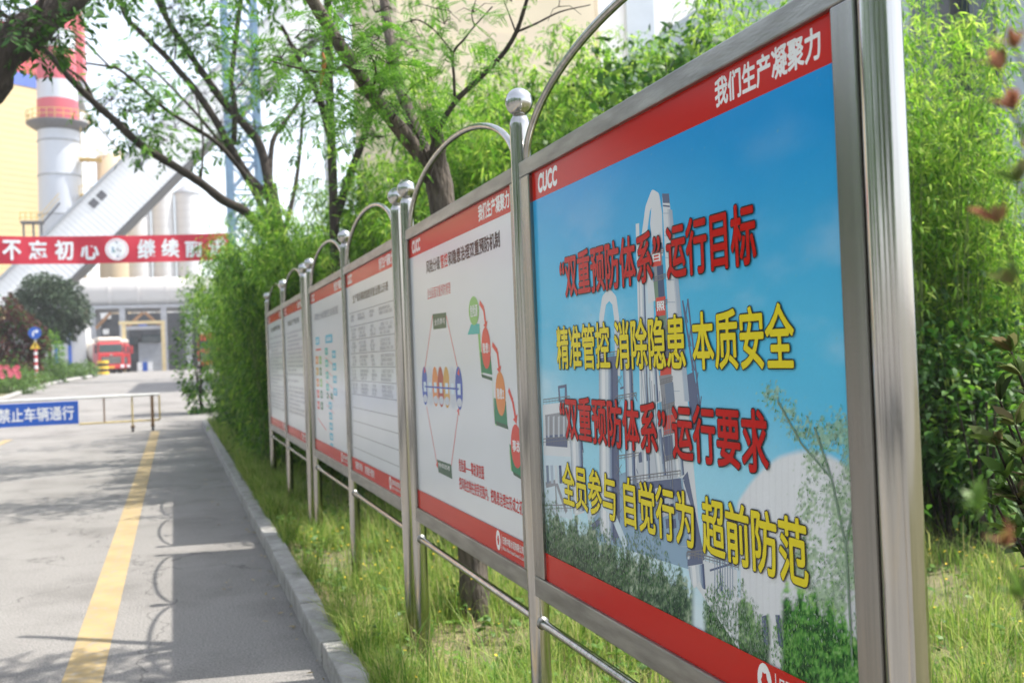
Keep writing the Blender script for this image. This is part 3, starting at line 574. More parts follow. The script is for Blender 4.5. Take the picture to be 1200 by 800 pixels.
def post(board, y, name='post'):
    mb = MB(); z0 = vz(1.225, y)-.15
    mb.lathe([(POST_R, z0), (POST_R, 2.50), (POST_R+.001, 2.515), (POST_R-.002, 2.53), (.026, 2.548), (.022, 2.552)], (1.225, y, 0), steel, 28)
    p = mb.build(name, board); b = MB(); r = .051
    b.lathe([(max(.004, r*math.sin(a)), 2.598-r*math.cos(a)) for a in np.linspace(.12, math.pi-.0, 22)], (1.225, y, 0), steel_ball, 28)
    b.build('ball_finial', p); return p
def board(label, yn, ym, yf, pn, pf):
    """three posts (near, middle, far), two framed posters, arches above, a rail below"""
    B = empty('notice_board', (1.225, yn, .045), label, 'notice board', 'notice boards along the verge')
    for y in (yn, ym, yf): post(B, y)
    for (a, b), (art, lab, body, slog) in (((yn, ym), pn), ((ym, yf), pf)):
        y0, y1 = a+POST_R+.001, b-POST_R-.001; fr = MB(); w = .10
        x0, x1 = 1.199, 1.251; wn, wf = (.072, .10) if a == Y_N else (.034, .034)
        fr.bbox((x0, y0, 2.312), (x1, y1, 2.368), steel_frame, .004); fr.bbox((x0, y0, .815), (x1, y1, .889), steel_frame, .004)
        fr.bbox((x0, y0, .8895), (x1, y0+wn, 2.3115), steel_stile, .004); fr.bbox((x0, y1-wf, .8895), (x1, y1, 2.3115), steel_stile, .004)
        fr.box((PX0+.013, y0+wn, .889), (x1-.003, y1-wf, 2.312), steel_frame)
        fr.build('frame', B)
        p = poster(B, y0+wn, y1-wf, art, lab, body, slog)
        c = (y0+y1)/2; hw = (y1-y0)/2-.012; ar = MB()
        ar.tube([(1.225, c-hw*math.cos(t), 2.36+.305*math.sin(t)) for t in np.linspace(0, math.pi, 36)], .0135, steel, 14); ar.build('arch', B)
        rl = MB(); rl.tube([(1.225, y0-.004, .715), (1.225, y1+.004, .715)], .0165, steel, 14); rl.build('lower_rail', B)
        for y_, d_ in ((y0, 1), (y1, -1)):
            wd = MB(); wd.tube([(1.225, y_+d_*q, .715) for q in (-.006, -.002, .003, .008)], [.018, .0245, .024, .0175], steel_frame, 14); wd.build('weld', B)
    return B
Y_N, Y_2, Y_3, Y_3b, Y_4, Y_5, Y_5b, Y_6, Y_7 = 1.527, 3.515, 5.42, 5.68, 7.54, 9.58, 10.06, 12.0, 14.1
PO1 = (Y_N+POST_R+.073, Y_2-POST_R-.101); PO2 = (Y_2+POST_R+.035, Y_3-POST_R-.035)
board('nearest steel notice board, with the blue factory poster and the poster of ovals', Y_N, Y_2, Y_3,
      (art_factory, 'blue factory poster with red and yellow slogans', i_sky, False), (art_risk, 'white poster with green and red ovals on steps', i_white, False))
board('middle steel notice board, with the ruled table poster and the coloured boxes poster', Y_3b, Y_4, Y_5,
      (art_table, 'white poster with a ruled table of small print', i_white, True), (art_flow, 'white poster with orange, green and teal boxes', i_white, False))
board('farthest steel notice board, with two white posters of plain small print', Y_5b, Y_6, Y_7,
      (art_text(8, '安全生产责任制'), 'white poster of small print', i_white, False), (art_text(9, '安全操作规程'), 'white poster of small print at the far end', i_white, False))

# ------------------------------------------------------------------ works in the background
def cladding(name, col, scale, axis='Z', rough=.55, depth=.25, dirt=None):
    """ribbed sheet cladding: fine lines along one object axis"""
    m = pm(name, col, rough, 0, .05, .25, dirt=dirt, dscale=.3, damt=.4); t = m.node_tree; p = t.nodes['Principled BSDF']; L = t.links.new
    src = p.inputs['Base Color'].links[0].from_socket
    tc = _n(t, 'ShaderNodeTexCoord'); w = _n(t, 'ShaderNodeTexWave', bands_direction=axis); w.inputs['Scale'].default_value = scale; L(tc.outputs['Object'], w.inputs['Vector'])
    r = _n(t, 'ShaderNodeValToRGB'); r.color_ramp.elements[0].position = .0; r.color_ramp.elements[1].position = .12
    d = 1-depth; r.color_ramp.elements[0].color = (d, d, d, 1); r.color_ramp.elements[1].color = (1, 1, 1, 1); L(w.outputs['Fac'], r.inputs['Fac'])
    mx = _n(t, 'ShaderNodeMix', data_type='RGBA', blend_type='MULTIPLY'); mx.inputs[0].default_value = 1; L(src, mx.inputs[6]); L(r.outputs[0], mx.inputs[7]); L(mx.outputs[2], p.inputs['Base Color'])
    b = _n(t, 'ShaderNodeBump'); b.inputs['Strength'].default_value = .3; b.inputs['Distance'].default_value = .05; L(w.outputs['Fac'], b.inputs['Height']); L(b.outputs[0], p.inputs['Normal'])
    return m
cream_m = cladding('cream_silo_cladding', (.64, .49, .25), .35, 'Z', .7, .10)
blue_band = pm('blue_band_paint', (.06, .13, .50), .6, 0, .1, .4); red_clad = cladding('red_cladding', (.62, .05, .07), .8, 'X', .5, .15)
stack_white = pm('stack_white', (.54, .57, .62), .5, 0, .06, .3, stretch=(1, 1, .2), dirt=(.50, .50, .50), dscale=.5, damt=.5); stack_red = pm('stack_red', (.55, .06, .09), .5, 0, .08, .3)
dark_steel = pm('dark_steel', (.10, .10, .11), .6, .3, .2, 2); grey_steel = pm('grey_steel', (.33, .35, .38), .55, 0, .12, 2); rail_yellow = pm('rail_yellow', (.62, .42, .08), .6, 0, .1, 2)
gallery_m = cladding('gallery_cladding', (.76, .77, .77), .55, 'X', .5, .07); gallery_shade_trim = pm('gallery_shade_trim', (.08, .08, .085), .6)
pale_silo = cladding('pale_silo', (.62, .62, .62), .25, 'Z', .5, .08); tan_m = pm('tan_silo', (.52, .40, .25), .6, 0, .1, .3, stretch=(3, 3, .3)); rust_m = pm('rust_column', (.36, .20, .10), .7, 0, .25, 1)
duct_m = pm('duct_shell', (.52, .50, .48), .55, 0, .08, .5, stretch=(.4, 1, 1), dirt=(.5, .47, .43), dscale=.5, damt=.5)
hall_shade = pm('hall_interior_shade', (.055, .06, .068), .8, 0, .3, .8); pale_wall = pm('pale_wall', (.55, .56, .56), .8, 0, .06, .6, dirt=(.5, .49, .47), dscale=.6, damt=.4)
tower_blue = pm('tower_blue', (.17, .30, .45), .55, 0, .12, 1.5); sign_blue = pm('sign_blue', (.012, .10, .50), .4, 0, .06, 2); letter_white = pm('letter_white', (.85, .86, .88), .5)
beige_m = pm('beige_render', (.70, .60, .42), .9, 0, .08, .25, .15, 8, dirt=(.66, .50, .44), dscale=.22, damt=.4)
bluegrey_wall = pm('blue_grey_wall', (.50, .55, .60), .85, 0, .06, .4, .1, 6, dirt=(.40, .44, .48), dscale=.5, damt=.5)
glass_m = pm('dark_glass', (.03, .045, .055), .08, 0, .2, 1, spec=.8)
ZG = 1.45
# cream silo house with blue band and red top, turned so that the sun grazes its face
Cr = Vector(at(49, 200, 165)); RS = Matrix.Rotation(math.radians(38), 3, 'Z'); cr0 = Vector((Cr.x, 165, 0))
S = empty('cream_silo', (Cr.x, 165, ZG), 'tall plain cream silo block with a blue band under a red top', 'silo')
zb, zt = at(30, 98, 162)[2], at(30, 83, 162)[2]
mb = MB(); mb.box((-30, 0, ZG-.3), (0, 22, zb), cream_m, RS, cr0); mb.build('silo_wall', S)
mb = MB(); mb.box((-30.1, -.1, zb+.01), (.1, 22.1, zt), blue_band, RS, cr0); mb.build('blue_band', S)
mb = MB(); mb.box((-30, 0, zt+.01), (0, 22, zt+7), red_clad, RS, cr0); mb.build('top_house', S)
# access stair at the foot of the silo, dark frame with yellow rails
a = at(28, 277, 138); b = at(45, 262, 138)
A = empty('access_stair', (a[0], 138, ZG), 'dark access platform with yellow stair rails in front of the cream silo', 'stair')
mb = MB(); z1 = b[2]
for x in (a[0], a[0]+1.1, a[0]+2.0): mb.box((x-.12, 137.9, ZG-.3), (x+.12, 138.1, z1), dark_steel)
mb.box((a[0]-.3, 137.4, z1+.002), (a[0]+2.3, 139, z1+.25), dark_steel)
mb.tube([(a[0]+2.2, 138, z1+.1), (a[0]+4.2, 138, z1+2.6)], .13, dark_steel, 6); mb.build('platform', A)
mb = MB()
for z in (.7, 1.3): mb.tube([(a[0]-.3, 137.5, z1+z), (a[0]+2.2, 137.5, z1+z), (a[0]+4.2, 137.5, z1+z+2.4)], .05, rail_yellow, 5)
for x in np.linspace(a[0]-.3, a[0]+2.2, 5): mb.tube([(x, 137.5, z1+.25), (x, 137.5, z1+1.3)], .05, rail_yellow, 5)
mb.build('handrail', A)
# red and white chimney
cx = at(70, 200, 150)[0]
C = empty('striped_chimney', (cx, 150, ZG), 'tall round chimney banded red and white with a walkway ring', 'chimney')
zz = lambda py: at(66, py, 150)[2]
def rr(z): return 3.15-(z-ZG)*.016
def band(za, zb_, m, nm):
    b = MB(); b.lathe([(rr(za), za), (rr(zb_), zb_)], (cx, 150, 0), m, 48); return b.build(nm, C)
band(ZG-.3, zz(143), stack_white, 'lower_shaft'); band(zz(143)+.004, zz(119), stack_red, 'red_band'); band(zz(119)+.004, zz(97), stack_white, 'white_band'); band(zz(97)+.004, zz(60), stack_red, 'red_band'); band(zz(60)+.004, zz(38), stack_white, 'white_band'); band(zz(38)+.004, zz(5), stack_red, 'red_band')
for py in (168, 208, 254): z = zz(py); mb = MB(); mb.lathe([(rr(z)+.01, z), (rr(z)+.1, z+.03), (rr(z)+.1, z+.2), (rr(z)+.01, z+.24)], (cx, 150, 0), grey_steel, 48); mb.build('seam_ring', C)
mb = MB(); z = zz(147); mb.lathe([(rr(z)+.012, z-.9), (4.0, z), (4.0, z+.2), (rr(z)+.012, z+.22)], (cx, 150, 0), dark_steel, 40); pf = mb.build('walkway', C)
mb = MB()
for k in range(24):
    an = 2*math.pi*k/24; mb.tube([(cx+3.95*math.cos(an), 150+3.95*math.sin(an), z+.2), (cx+3.95*math.cos(an), 150+3.95*math.sin(an), z+1.5)], .05, rail_yellow, 5)
for h in (.8, 1.5): mb.tube([(cx+3.95*math.cos(t), 150+3.95*math.sin(t), z+h) for t in np.linspace(0, 2*math.pi, 37)], .05, rail_yellow, 5, False)
mb.build('handrail', pf)
mb = MB()
for x in (2.9, 3.7): mb.tube([(cx+x, 148.4, ZG), (cx+x, 148.4, zz(150))], .06, rail_yellow, 5)
for k in range(60): h = ZG+k*.5; mb.tube([(cx+2.9, 148.4, h), (cx+3.7, 148.4, h)], .03, rail_yellow, 4)
for py in (190, 232): h = zz(py); mb.box((cx+2.6, 147.2, h), (cx+5.4, 149.6, h+.15), rail_yellow); mb.tube([(cx+2.6, 147.2, h+1.2), (cx+5.4, 147.2, h+1.2), (cx+5.4, 149.6, h+1.2)], .05, rail_yellow, 5); [mb.tube([(cx+x, 147.2, h), (cx+x, 147.2, h+1.2)], .05, rail_yellow, 5) for x in (2.6, 4, 5.4)]
mb.build('ladder', C)
# red head house with a grey underside, behind the chimney
x0, x1 = at(78, 80, 175)[0], at(99, 80, 175)[0]; z2, z1, z0 = at(90, 20, 175)[2], at(90, 100, 175)[2], at(90, 125, 175)[2]
H = empty('head_house', (x0, 175, ZG), 'red clad head house with grey hopper, high behind the striped chimney', 'building')
mb = MB(); mb.box((x0, 172, z1), (x1, 179, z2), red_clad); mb.build('cladding', H)
mb = MB(); mb.box((x0+.1, 172.1, z0), (x1-.1, 178.9, z1-.01), grey_steel); mb.build('hopper', H)
mb = MB()
for x in (x0+.5, x0+1.4): mb.box((x-.25, 176, ZG-.3), (x+.25, 176.5, z0-.01), grey_steel)
mb.tube([(x1-.3, 178.6, z0), (at(142, 178, 178.6)[0], 178.6, at(142, 178, 178.6)[2])], .22, grey_steel, 6); mb.build('support', H)
# tan tank
x0, x1 = at(113, 200, 165)[0], at(147, 200, 165)[0]; zt = at(130, 185, 165)[2]
T = empty('tan_tank', ((x0+x1)/2, 165, ZG), 'tan round tank with a rail, between the chimney and the sloping gallery', 'tank'); r = (x1-x0)/2
mb = MB(); mb.lathe([(r, ZG-.3), (r, zt), (.3, zt+.6)], ((x0+x1)/2, 165, 0), tan_m, 40); mb.build('shell', T)
mb = MB(); mb.tube([((x0+x1)/2+r*math.cos(t), 165+r*math.sin(t), zt+1.1) for t in np.linspace(0, 2*math.pi, 31)], .05, rail_yellow, 5, False)
for k in range(15): t = 2*math.pi*k/15; mb.tube([((x0+x1)/2+r*.98*math.cos(t), 165+r*.98*math.sin(t), zt), ((x0+x1)/2+r*.98*math.cos(t), 165+r*.98*math.sin(t), zt+1.1)], .05, rail_yellow, 5)
mb.build('handrail', T)
# sloping conveyor gallery
YG = 130.0; u0 = Vector(at(56, 274, YG)); u1 = Vector(at(337, 0, YG)); l0 = Vector(at(135, 274, YG))
dv = (u1-u0); dv.normalize(); nv = Vector((-dv.z, 0, dv.x)); th = abs((l0-u0).dot(nv)); base_u = u0-dv*9.6; Lg = (u1-base_u).length+14
G = empty('conveyor_gallery', (base_u.x, YG, ZG), 'long white conveyor gallery sloping up to the right', 'conveyor')
rot = Matrix((dv, Vector((0, 1, 0)), nv)).transposed()
go = MB(); go.box((0, 0, -th), (Lg, 6, 0), gallery_m); g = go.build('cladding'); g.parent = G; g.matrix_local = Matrix.Translation(Vector(base_u)-Vector(G.location)) @ rot.to_4x4()
def on_gallery(name, mbx, kids=None):
    o = mbx.build(name); o.parent = G; o.matrix_local = Matrix.Translation(Vector(base_u)-Vector(G.location)) @ rot.to_4x4(); return o
mb = MB(); mb.box((-.2, -.35, .002), (Lg, 6.3, .28), grey_steel); on_gallery('roof_edge', mb)
mb = MB(); mb.box((-.2, -.12, -th-.30), (Lg, 6.1, -th-.002), gallery_shade_trim); on_gallery('underframe', mb)  # bottom beam; the underside's shadow is put into its dark colour
for px, py in ((110, 238), (162, 191)):
    q = Vector(at(px, py, YG)); l = (q-base_u).dot(dv); n_ = (q-base_u).dot(nv)
    mb = MB()
    for k in (0, 1.3): mb.box((l+k-.5, -.06, n_-.45), (l+k+.45, -.004, n_+.45), dark_steel)
    on_gallery('window', mb)
mb = MB()
for s in (34, 52): q = base_u+dv*s-nv*(th+.30); [mb.box((q.x-.3, y, ZG-.3), (q.x+.3, y+.6, q.z), grey_steel) for y in (YG+.2, YG+5)]
mb.build('trestle', G)
# pale silos and a tan one behind the gate
for x0p, x1p, top, Y, m, nm, lab in ((148, 178, 225, 172, pale_silo, 'pale_silo', 'pale silo beside the tan silo, behind the red banner'), (179, 206, 218, 172, pale_silo, 'pale_silo', 'pale silo in the middle behind the red banner'), (207, 236, 228, 172, pale_silo, 'pale_silo', 'pale silo nearest the bamboo, behind the red banner'), (116, 150, 262, 150, tan_m, 'tan_silo', 'tan silo half hidden behind the red banner, above the white duct')):
    a, b = at(x0p, 300, Y), at(x1p, 300, Y); r = (b[0]-a[0])/2; zt = at((x0p+x1p)/2, top, Y)[2]; c = ((a[0]+b[0])/2, Y, 0)
    if nm == 'tan_silo': zt = at(130, 292, Y)[2]
    S = empty(nm, (c[0], Y, ZG), lab, 'silo'); mb = MB(); mb.lathe([(r, ZG-.3), (r, zt)], c, m, 40); mb.build('shell', S); mb = MB(); mb.lathe([(r+.15, zt+.004), (r+.15, zt+.3), (.4, zt+1.6)], c, grey_steel, 40); mb.build('cap', S)
# gate structure carrying the big white duct
YD = 110.0
gx = lambda px: at(px, 400, YD)[0]
gzv = lambda py, px=150: at(px, py, YD)[2]
K = empty('gate_frame', (gx(150), YD, ZG), 'open steel frame with cross braces under the white duct', 'steel frame')
zc = gzv(362)
for px, m in ((102, rust_m), (110, grey_steel), (145, grey_steel), (193, grey_steel), (222, grey_steel)):
    for y in ((YD-1.2), (YD+6)):
        mb = MB(); x = gx(px); mb.box((x-.28, y-.28, ZG-.2), (x+.28, y+.28, zc), m); mb.build('column', K)
mb = MB()
for py in (387,): mb.box((gx(145)+.29, YD-1.4, gzv(py)), (gx(193)-.29, YD-1.0, gzv(py)+.35), grey_steel)
mb.box((gx(100), YD-1.5, zc+.002), (gx(232), YD+6.3, zc+.3), grey_steel); mb.build('beam', K)
for a, b in (((147, 385), (168, 366)), ((191, 385), (170, 366)), ((112, 385), (130, 366))):
    mb = MB(); p, q = at(*a, YD-1.2), at(*b, YD-1.2); mb.tube([p, q], .17, rust_m, 6); mb.build('brace', K)
D = empty('gas_duct', (gx(160), YD+2, zc), 'huge white horizontal duct lying across the gate frame', 'duct')
r = (gzv(333)-gzv(368))/2; zc2 = zc+.3+r
mb = MB(); n = 40; x0, x1 = gx(98), gx(300)
mb.tube([(x0-.6, YD+2, zc2), (x0-.3, YD+2, zc2), (x0, YD+2, zc2), (x1, YD+2, zc2)], [r*.5, r*.9, r, r], duct_m, 40); mb.build('shell', D)
for px in (128, 162, 196):
    mb = MB(); mb.tube([(gx(px), YD+2, zc2), (gx(px)+.3, YD+2, zc2)], r+.06, duct_m, 40); mb.build('hoop', D)
# hall block: inner shade put into its dark colour, lit openings into pale panels
x0, x1 = gx(103)*1.08, gx(236)*1.08
Hh = empty('dark_hall', ((x0+x1)/2, 121, ZG), 'hall block behind the gate frame, coloured dark as its inner shade, with a grey roller door', 'building')
mb = MB(); mb.box((x0, 121, ZG-.3), (x1, 130, zc+.1), hall_shade); mb.build('hall_shade_block', Hh)
hx = lambda px: at(px, 400, 120.9)[0]; hz = lambda py: at(150, py, 120.9)[2]
mb = MB(); mb.box((hx(162), 120.85, ZG-.2), (hx(190), 120.98, hz(402)), grey_steel); mb.build('roller_door', Hh)
for a, b, c, d, m in ((119, 366, 131, 373, white_paint), (121, 385, 128, 391, white_paint), (115, 376, 119, 383, pale_wall), (148, 395, 162, 404, glass_m), (166, 393, 188, 402, glass_m)):
    mb = MB(); mb.box((hx(a), 120.7, hz(d)), (hx(c), 120.99, hz(b)), m); mb.build('opening_panel', Hh)
mb = MB(); mb.box((hx(163), 120.55, hz(384)), (hx(173), 120.66, hz(378)), sign_blue); mb.build('sign_panel', Hh)
mb = MB(); [mb.box((hx(a), 120.6, ZG-.1), (hx(b), 120.8, hz(425)), sign_blue if k % 2 else letter_white) for k, (a, b) in enumerate(((160, 166), (166.2, 172), (172.2, 178)))]; mb.build('striped_barrier', Hh)
# yellow portal
portal_m = pm('faded_yellow_paint', (.58, .48, .26), .6, 0, .1, 2)
P_ = empty('yellow_portal', (gx(168), YD-4, ZG), 'yellow painted goalpost portal in front of the gate frame', 'portal')
y = YD-4; fx = lambda px: at(px, 400, y)[0]; fz = lambda py: at(150, py, y)[2]
mb = MB(); mb.box((fx(140), y-.2, fz(380)), (fx(194), y+.2, fz(376.5)), portal_m); mb.build('crossbar', P_)
for px in (145.5, 191.5): mb = MB(); mb.box((fx(px)-.18, y-.19, ZG-.2), (fx(px)+.18, y+.19, fz(380)-.004), portal_m); mb.build('leg', P_)
# low white building behind the traffic sign
a, b = at(60, 400, 98), at(101, 400, 98)
W_ = empty('white_gatehouse', ((a[0]+b[0])/2, 98, ZG), 'low white gatehouse behind the round tree and the traffic sign', 'building')
mb = MB(); mb.box((a[0]-8, 98, ZG-.3), (b[0], 104, at(80, 378, 98)[2]), pale_wall); mb.build('wall', W_)
mb = MB(); mb.box((a[0]-8.2, 97.6, at(80, 378, 98)[2]+.004), (b[0]+.2, 104.3, at(80, 378, 98)[2]+.3), grey_steel); mb.build('roof', W_)
for px in (82, 66): q = at(px, 412, 97.95); mb = MB(); mb.box((q[0]-.12, 97.85, ZG), (q[0]+.12, 97.995, at(80, 380, 98)[2]), sign_blue); mb.build('downpipe', W_)
# blue lattice tower
YT = 62.0; xa, xb = at(266, 100, YT)[0], at(301, 100, YT)[0]; zt = at(280, -40, YT)[2]
L_ = empty('lattice_tower', ((xa+xb)/2, YT, gz(YT)), 'tall blue steel lattice tower rising behind the bamboo', 'tower')
for x in (xa, xb):
    for y in (YT, YT+1.9): mb = MB(); mb.box((x-.16, y-.16, float(gz(YT))-.2), (x+.16, y+.16, zt), tower_blue); mb.build('leg', L_)
mb = MB(); h = 2.0
while h < zt-2:
    for y in (YT, YT+1.9): mb.tube([(xa, y, h), (xb, y, h+2)], .06, tower_blue, 5); mb.tube([(xb, y, h), (xa, y, h+2)], .06, tower_blue, 5); mb.tube([(xa, y, h+2), (xb, y, h+2)], .06, tower_blue, 5)
    for x in (xa, xb): mb.tube([(x, YT, h), (x, YT+1.9, h+2)], .06, tower_blue, 5)
    h += 2
mb.build('bracing', L_)
# beige mill house, white house and the pale wall on the near right
a, b = at(468, 100, 46), at(700, 100, 46); zt = at(600, -120, 46)[2]
B_ = empty('beige_mill_house', ((a[0]+b[0])/2, 46, 1), 'big beige rendered mill house with faint pink stains behind the trees', 'building')
mb = MB(); mb.box((a[0], 46, -.3), (b[0], 58, zt), beige_m); mb.build('wall', B_)
for px, py in ((590, 60), (520, 70)):
    q = at(px, py, 46); mb = MB(); mb.box((q[0]-.7, 45.93, q[2]-.9), (q[0]+.7, 45.997, q[2]+.9), beige_m); mb.build('shutter', B_)
a, b = at(703, 60, 49), at(900, 60, 49)
V_ = empty('white_house', ((a[0]+b[0])/2, 49, 1), 'white plastered house with a grey corner beside the beige mill house', 'building')
mb = MB(); mb.box((a[0], 49, -.3), (b[0], 58, zt), white_paint); mb.build('wall', V_); q = at(735, 60, 48.9)
mb = MB(); mb.box((q[0], 48.8, -.3), (q[0]+1.6, 48.99, zt-1), bluegrey_wall); mb.build('corner_panel', V_)
X_ = empty('pale_workshop', (14, 16, 0), 'pale blue grey workshop wall with a dark pipe, behind the bamboo at the right', 'building')
mb = MB(); mb.box((14, 8, -.3), (26, 34, 11), bluegrey_wall); mb.build('wall', X_)
q = onx(1117, 60, 13.9); mb = MB(); mb.box((13.72, q[1]-.15, 0), (13.99, q[1]+.15, 10.8), dark_steel); mb.build('downpipe', X_)
q = onx(1090, 20, 13.9); mb = MB(); mb.box((13.95, q[1]-1.5, 3.2), (13.995, q[1]+.6, 8.5), glass_m); w = mb.build('window', X_)
mb = MB(); mb.box((13.9, q[1]-1.6, 3.05), (13.994, q[1]+.7, 3.19), grey_steel); mb.build('sill', w)

# ------------------------------------------------------------------ barrier, banner, traffic sign
YB = 29.3; zb0 = float(gz(YB))
bar_white = pm('barrier_bar_paint', (.62, .62, .60), .5, .2, .1, 3); bar_brown = pm('barrier_rust', (.20, .12, .06), .6, .3, .3, 8); bar_yel = pm('barrier_yellow', (.48, .36, .12), .6, 0, .2, 5); rubber = pm('black_rubber', (.02, .02, .02), .8)
Br = empty('road_barrier', (-2.4, YB, zb0), 'wheeled steel road barrier with a blue no entry sign across the lane', 'barrier')
bx_ = lambda px: at(px, 480, YB)[0]
mb = MB(); mb.tube([(-6.5, YB, .985), (bx_(187), YB, .985)], .035, bar_white, 10); mb.build('top_rail', Br)
mb = MB(); mb.tube([(bx_(92), YB, .30), (bx_(187), YB, .30)], .022, bar_yel, 8); mb.build('lower_rail', Br)
for px, r, m, zlo in ((122, .02, bar_brown, .30), (155, .022, bar_yel, .16), (178.5, .042, bar_brown, .12), (187, .022, bar_yel, .30), (-60, .04, bar_brown, .12), (-30, .022, bar_yel, .16)):
    x = bx_(px) if px > 0 else -4.4+px*.02
    mb = MB(); mb.tube([(x, YB, zb0+zlo), (x, YB, .955)], r, m, 10); mb.build('upright', Br)
for px in (155, 178.5, -60, -30):
    x = bx_(px) if px > 0 else -4.4+px*.02
    mb = MB(); mb.tube([(x-.03, YB, zb0+.075), (x+.03, YB, zb0+.075)], .075, rubber, 16); mb.box((x-.05, YB-.05, zb0+.10), (x+.05, YB+.05, zb0+.17), bar_brown); mb.build('caster', Br)
sx0, sx1 = -4.72, bx_(92); mb = MB(); mb.bbox((sx0, YB-.055, .315), (sx1, YB-.042, .915), sign_blue, .003, seg=1); sg = mb.build('sign_panel', Br)
mb = MB(); x18 = bx_(2)
text(mb, '禁止车辆通行', (at(-2, 490, YB)[0], .43, at(87, 485, YB)[0], .80), lambda a, b, d: (a, YB-.0565-d, b), letter_white, .02); mb.build('sign_lettering', sg)
# banner
YN = 34.0; cloth_red = pm('banner_red_cloth', (.60, .032, .06), .7, 0, .06, 1.5, .08, 4)
zt, zlo = at(120, 275, YN)[2], at(120, 307, YN)[2]; xl, xr = -9.0, at(268, 290, YN)[0]
Bn = empty('roadside_banner', ((xl+xr)/2, YN, float(gz(YN))), 'red cloth banner with white characters strung high across the road', 'banner')
def bsag(x): return -.10*(1-((x-(xl+xr)/2)/((xr-xl)/2))**2)+.05
mb = MB(); xs_ = np.linspace(xl, xr, 60); ns = 4; vs = []
for x in xs_:
    for k in range(ns+1): vs.append((x, YN+.03*math.sin(x*1.9+k*.5)+.02*math.sin(x*4.3), zlo+(zt-zlo)*k/ns+bsag(x)))
mb.add(vs, [(i*(ns+1)+k, (i+1)*(ns+1)+k, (i+1)*(ns+1)+k+1, i*(ns+1)+k+1) for i in range(59) for k in range(ns)], cloth_red, True)
ban = mb.build('banner_cloth', Bn)
mb = MB(); bx2 = lambda px: at(px, 290, YN)[0]
bpl = lambda a, b, d: (a, YN+.03*math.sin(a*1.9+.9)+.02*math.sin(a*4.3)-.012-d, b+bsag(a))
cz = (zt+zlo)/2; hh = (zt-zlo)*.36
for ch, px in zip('不忘初心', (14, 44.5, 75, 105)): text(mb, ch, (bx2(px-11), cz-hh, bx2(px+11), cz+hh), bpl, letter_white, .035)
mb.build('banner_lettering', ban); mb = MB()
for ch, px in zip('继续前进', (171.5, 199.5, 227, 255)): text(mb, ch, (bx2(px-10.5), cz-hh, bx2(px+10.5), cz+hh), bpl, letter_white, .035)
mb.build('banner_lettering', ban)
mb = MB(); ex = bx2(137); er = hh*1.12
ring = lambda r, k: [bpl(ex+r*math.cos(t), cz+r*math.sin(t), k) for t in np.linspace(0, 2*math.pi, 28, endpoint=False)]
mb.add(ring(er, .002), [tuple(range(28))], letter_white); mb.add(ring(er*.86, .003), [tuple(range(28))], pm('emblem_pink', (.75, .35, .38), .6)); mb.add(ring(er*.80, .004), [tuple(range(28))], letter_white)
for (a, b, w, h, m) in ((-.34, -.02, .14, .48, i_steelblue), (-.24, -.18, .2, .10, i_green), (.18, -.08, .36, .07, i_grey), (.05, .05, .08, .2, i_grey), (.30, -.16, .2, .06, i_grey), (0, .62, .2, .12, i_slate), (.05, -.66, .2, .12, i_slate)):
    mb.add([bpl(ex+er*(a+sx*w/2), cz+er*(b+sz*h/2), .005) for sx, sz in ((-1, -1), (1, -1), (1, 1), (-1, 1))], [(0, 1, 2, 3)], m)
mb.build('banner_emblem', ban)
mb = MB(); mb.tube([(xr, YN, zt+.05), (xr+1.6, YN, zt+.12)], .012, bar_white, 6); mb.tube([(xr, YN, zlo+.05), (xr+1.6, YN, zlo)], .012, bar_white, 6); mb.tube([(xl, YN, zt+.05), (xl-1, YN, zt+.1)], .012, bar_white, 6); mb.tube([(xl, YN, zlo+.05), (xl-1, YN, zlo)], .012, bar_white, 6); mb.build('rope', Bn)
for x in (xr+1.62, xl-1.02): mb = MB(); mb.tube([(x, YN, -.1), (x, YN, zt+.6)], .05, grey_steel, 10); mb.build('pole', Bn)
# traffic sign
YS_ = 60.0; b = at(43, 452, YS_); zg = float(b[2]); zz = lambda py: at(43, py, YS_)[2]; cx_ = float(b[0]); stripe_red = pm('stripe_red', (.55, .05, .06), .5); sign_yel = pm('sign_yellow', (.80, .52, .04), .5)
Ts = empty('traffic_sign', (cx_, YS_, zg), 'blue round turn right sign above a yellow triangle on a red and white pole', 'road sign')
n = 12; h = (zz(404)-zg)/n
for k in range(n):
    pass
mb = MB()
for k in range(n): mb.tube([(cx_, YS_, zg+h*k-(.2 if k == 0 else 0)), (cx_, YS_, zg+h*(k+1))], .085, letter_white if k % 2 else stripe_red, 12)
mb.tube([(cx_, YS_, zg+h*n), (cx_, YS_, zz(384))], .06, grey_steel, 10); mb.build('striped_pole', Ts)
r = (zz(383)-zz(397))/2*1.0; c = zz(390)
mb = MB(); mb.tube([(cx_, YS_-.10, c), (cx_, YS_-.075, c)], r, sign_blue, 36); ds = mb.build('round_plate', Ts)
mb = MB(); q = lambda a, b: (cx_+a*r, YS_-.104, c+b*r)
mb.add([q(*p) for p in ((-.38, -.55), (-.14, -.55), (-.14, .0), (-.02, .14), (.2, .14), (.2, -.10), (.62, .26), (.2, .62), (.2, .38), (-.1, .38), (-.38, .1))], [tuple(range(11))], letter_white); mb.build('arrow', ds)
c2 = zz(405); rt = r*.85
mb = MB(); tri = [(-.95, -.6), (.95, -.6), (0, .9)]
mb.add([(cx_+a*rt, YS_-.10, c2+b*rt) for a, b in tri]+[(cx_+a*rt, YS_-.08, c2+b*rt) for a, b in tri], [(0, 1, 2), (5, 4, 3), (0, 3, 4, 1), (1, 4, 5, 2), (2, 5, 3, 0)], sign_yel); tp = mb.build('triangle_plate', Ts)
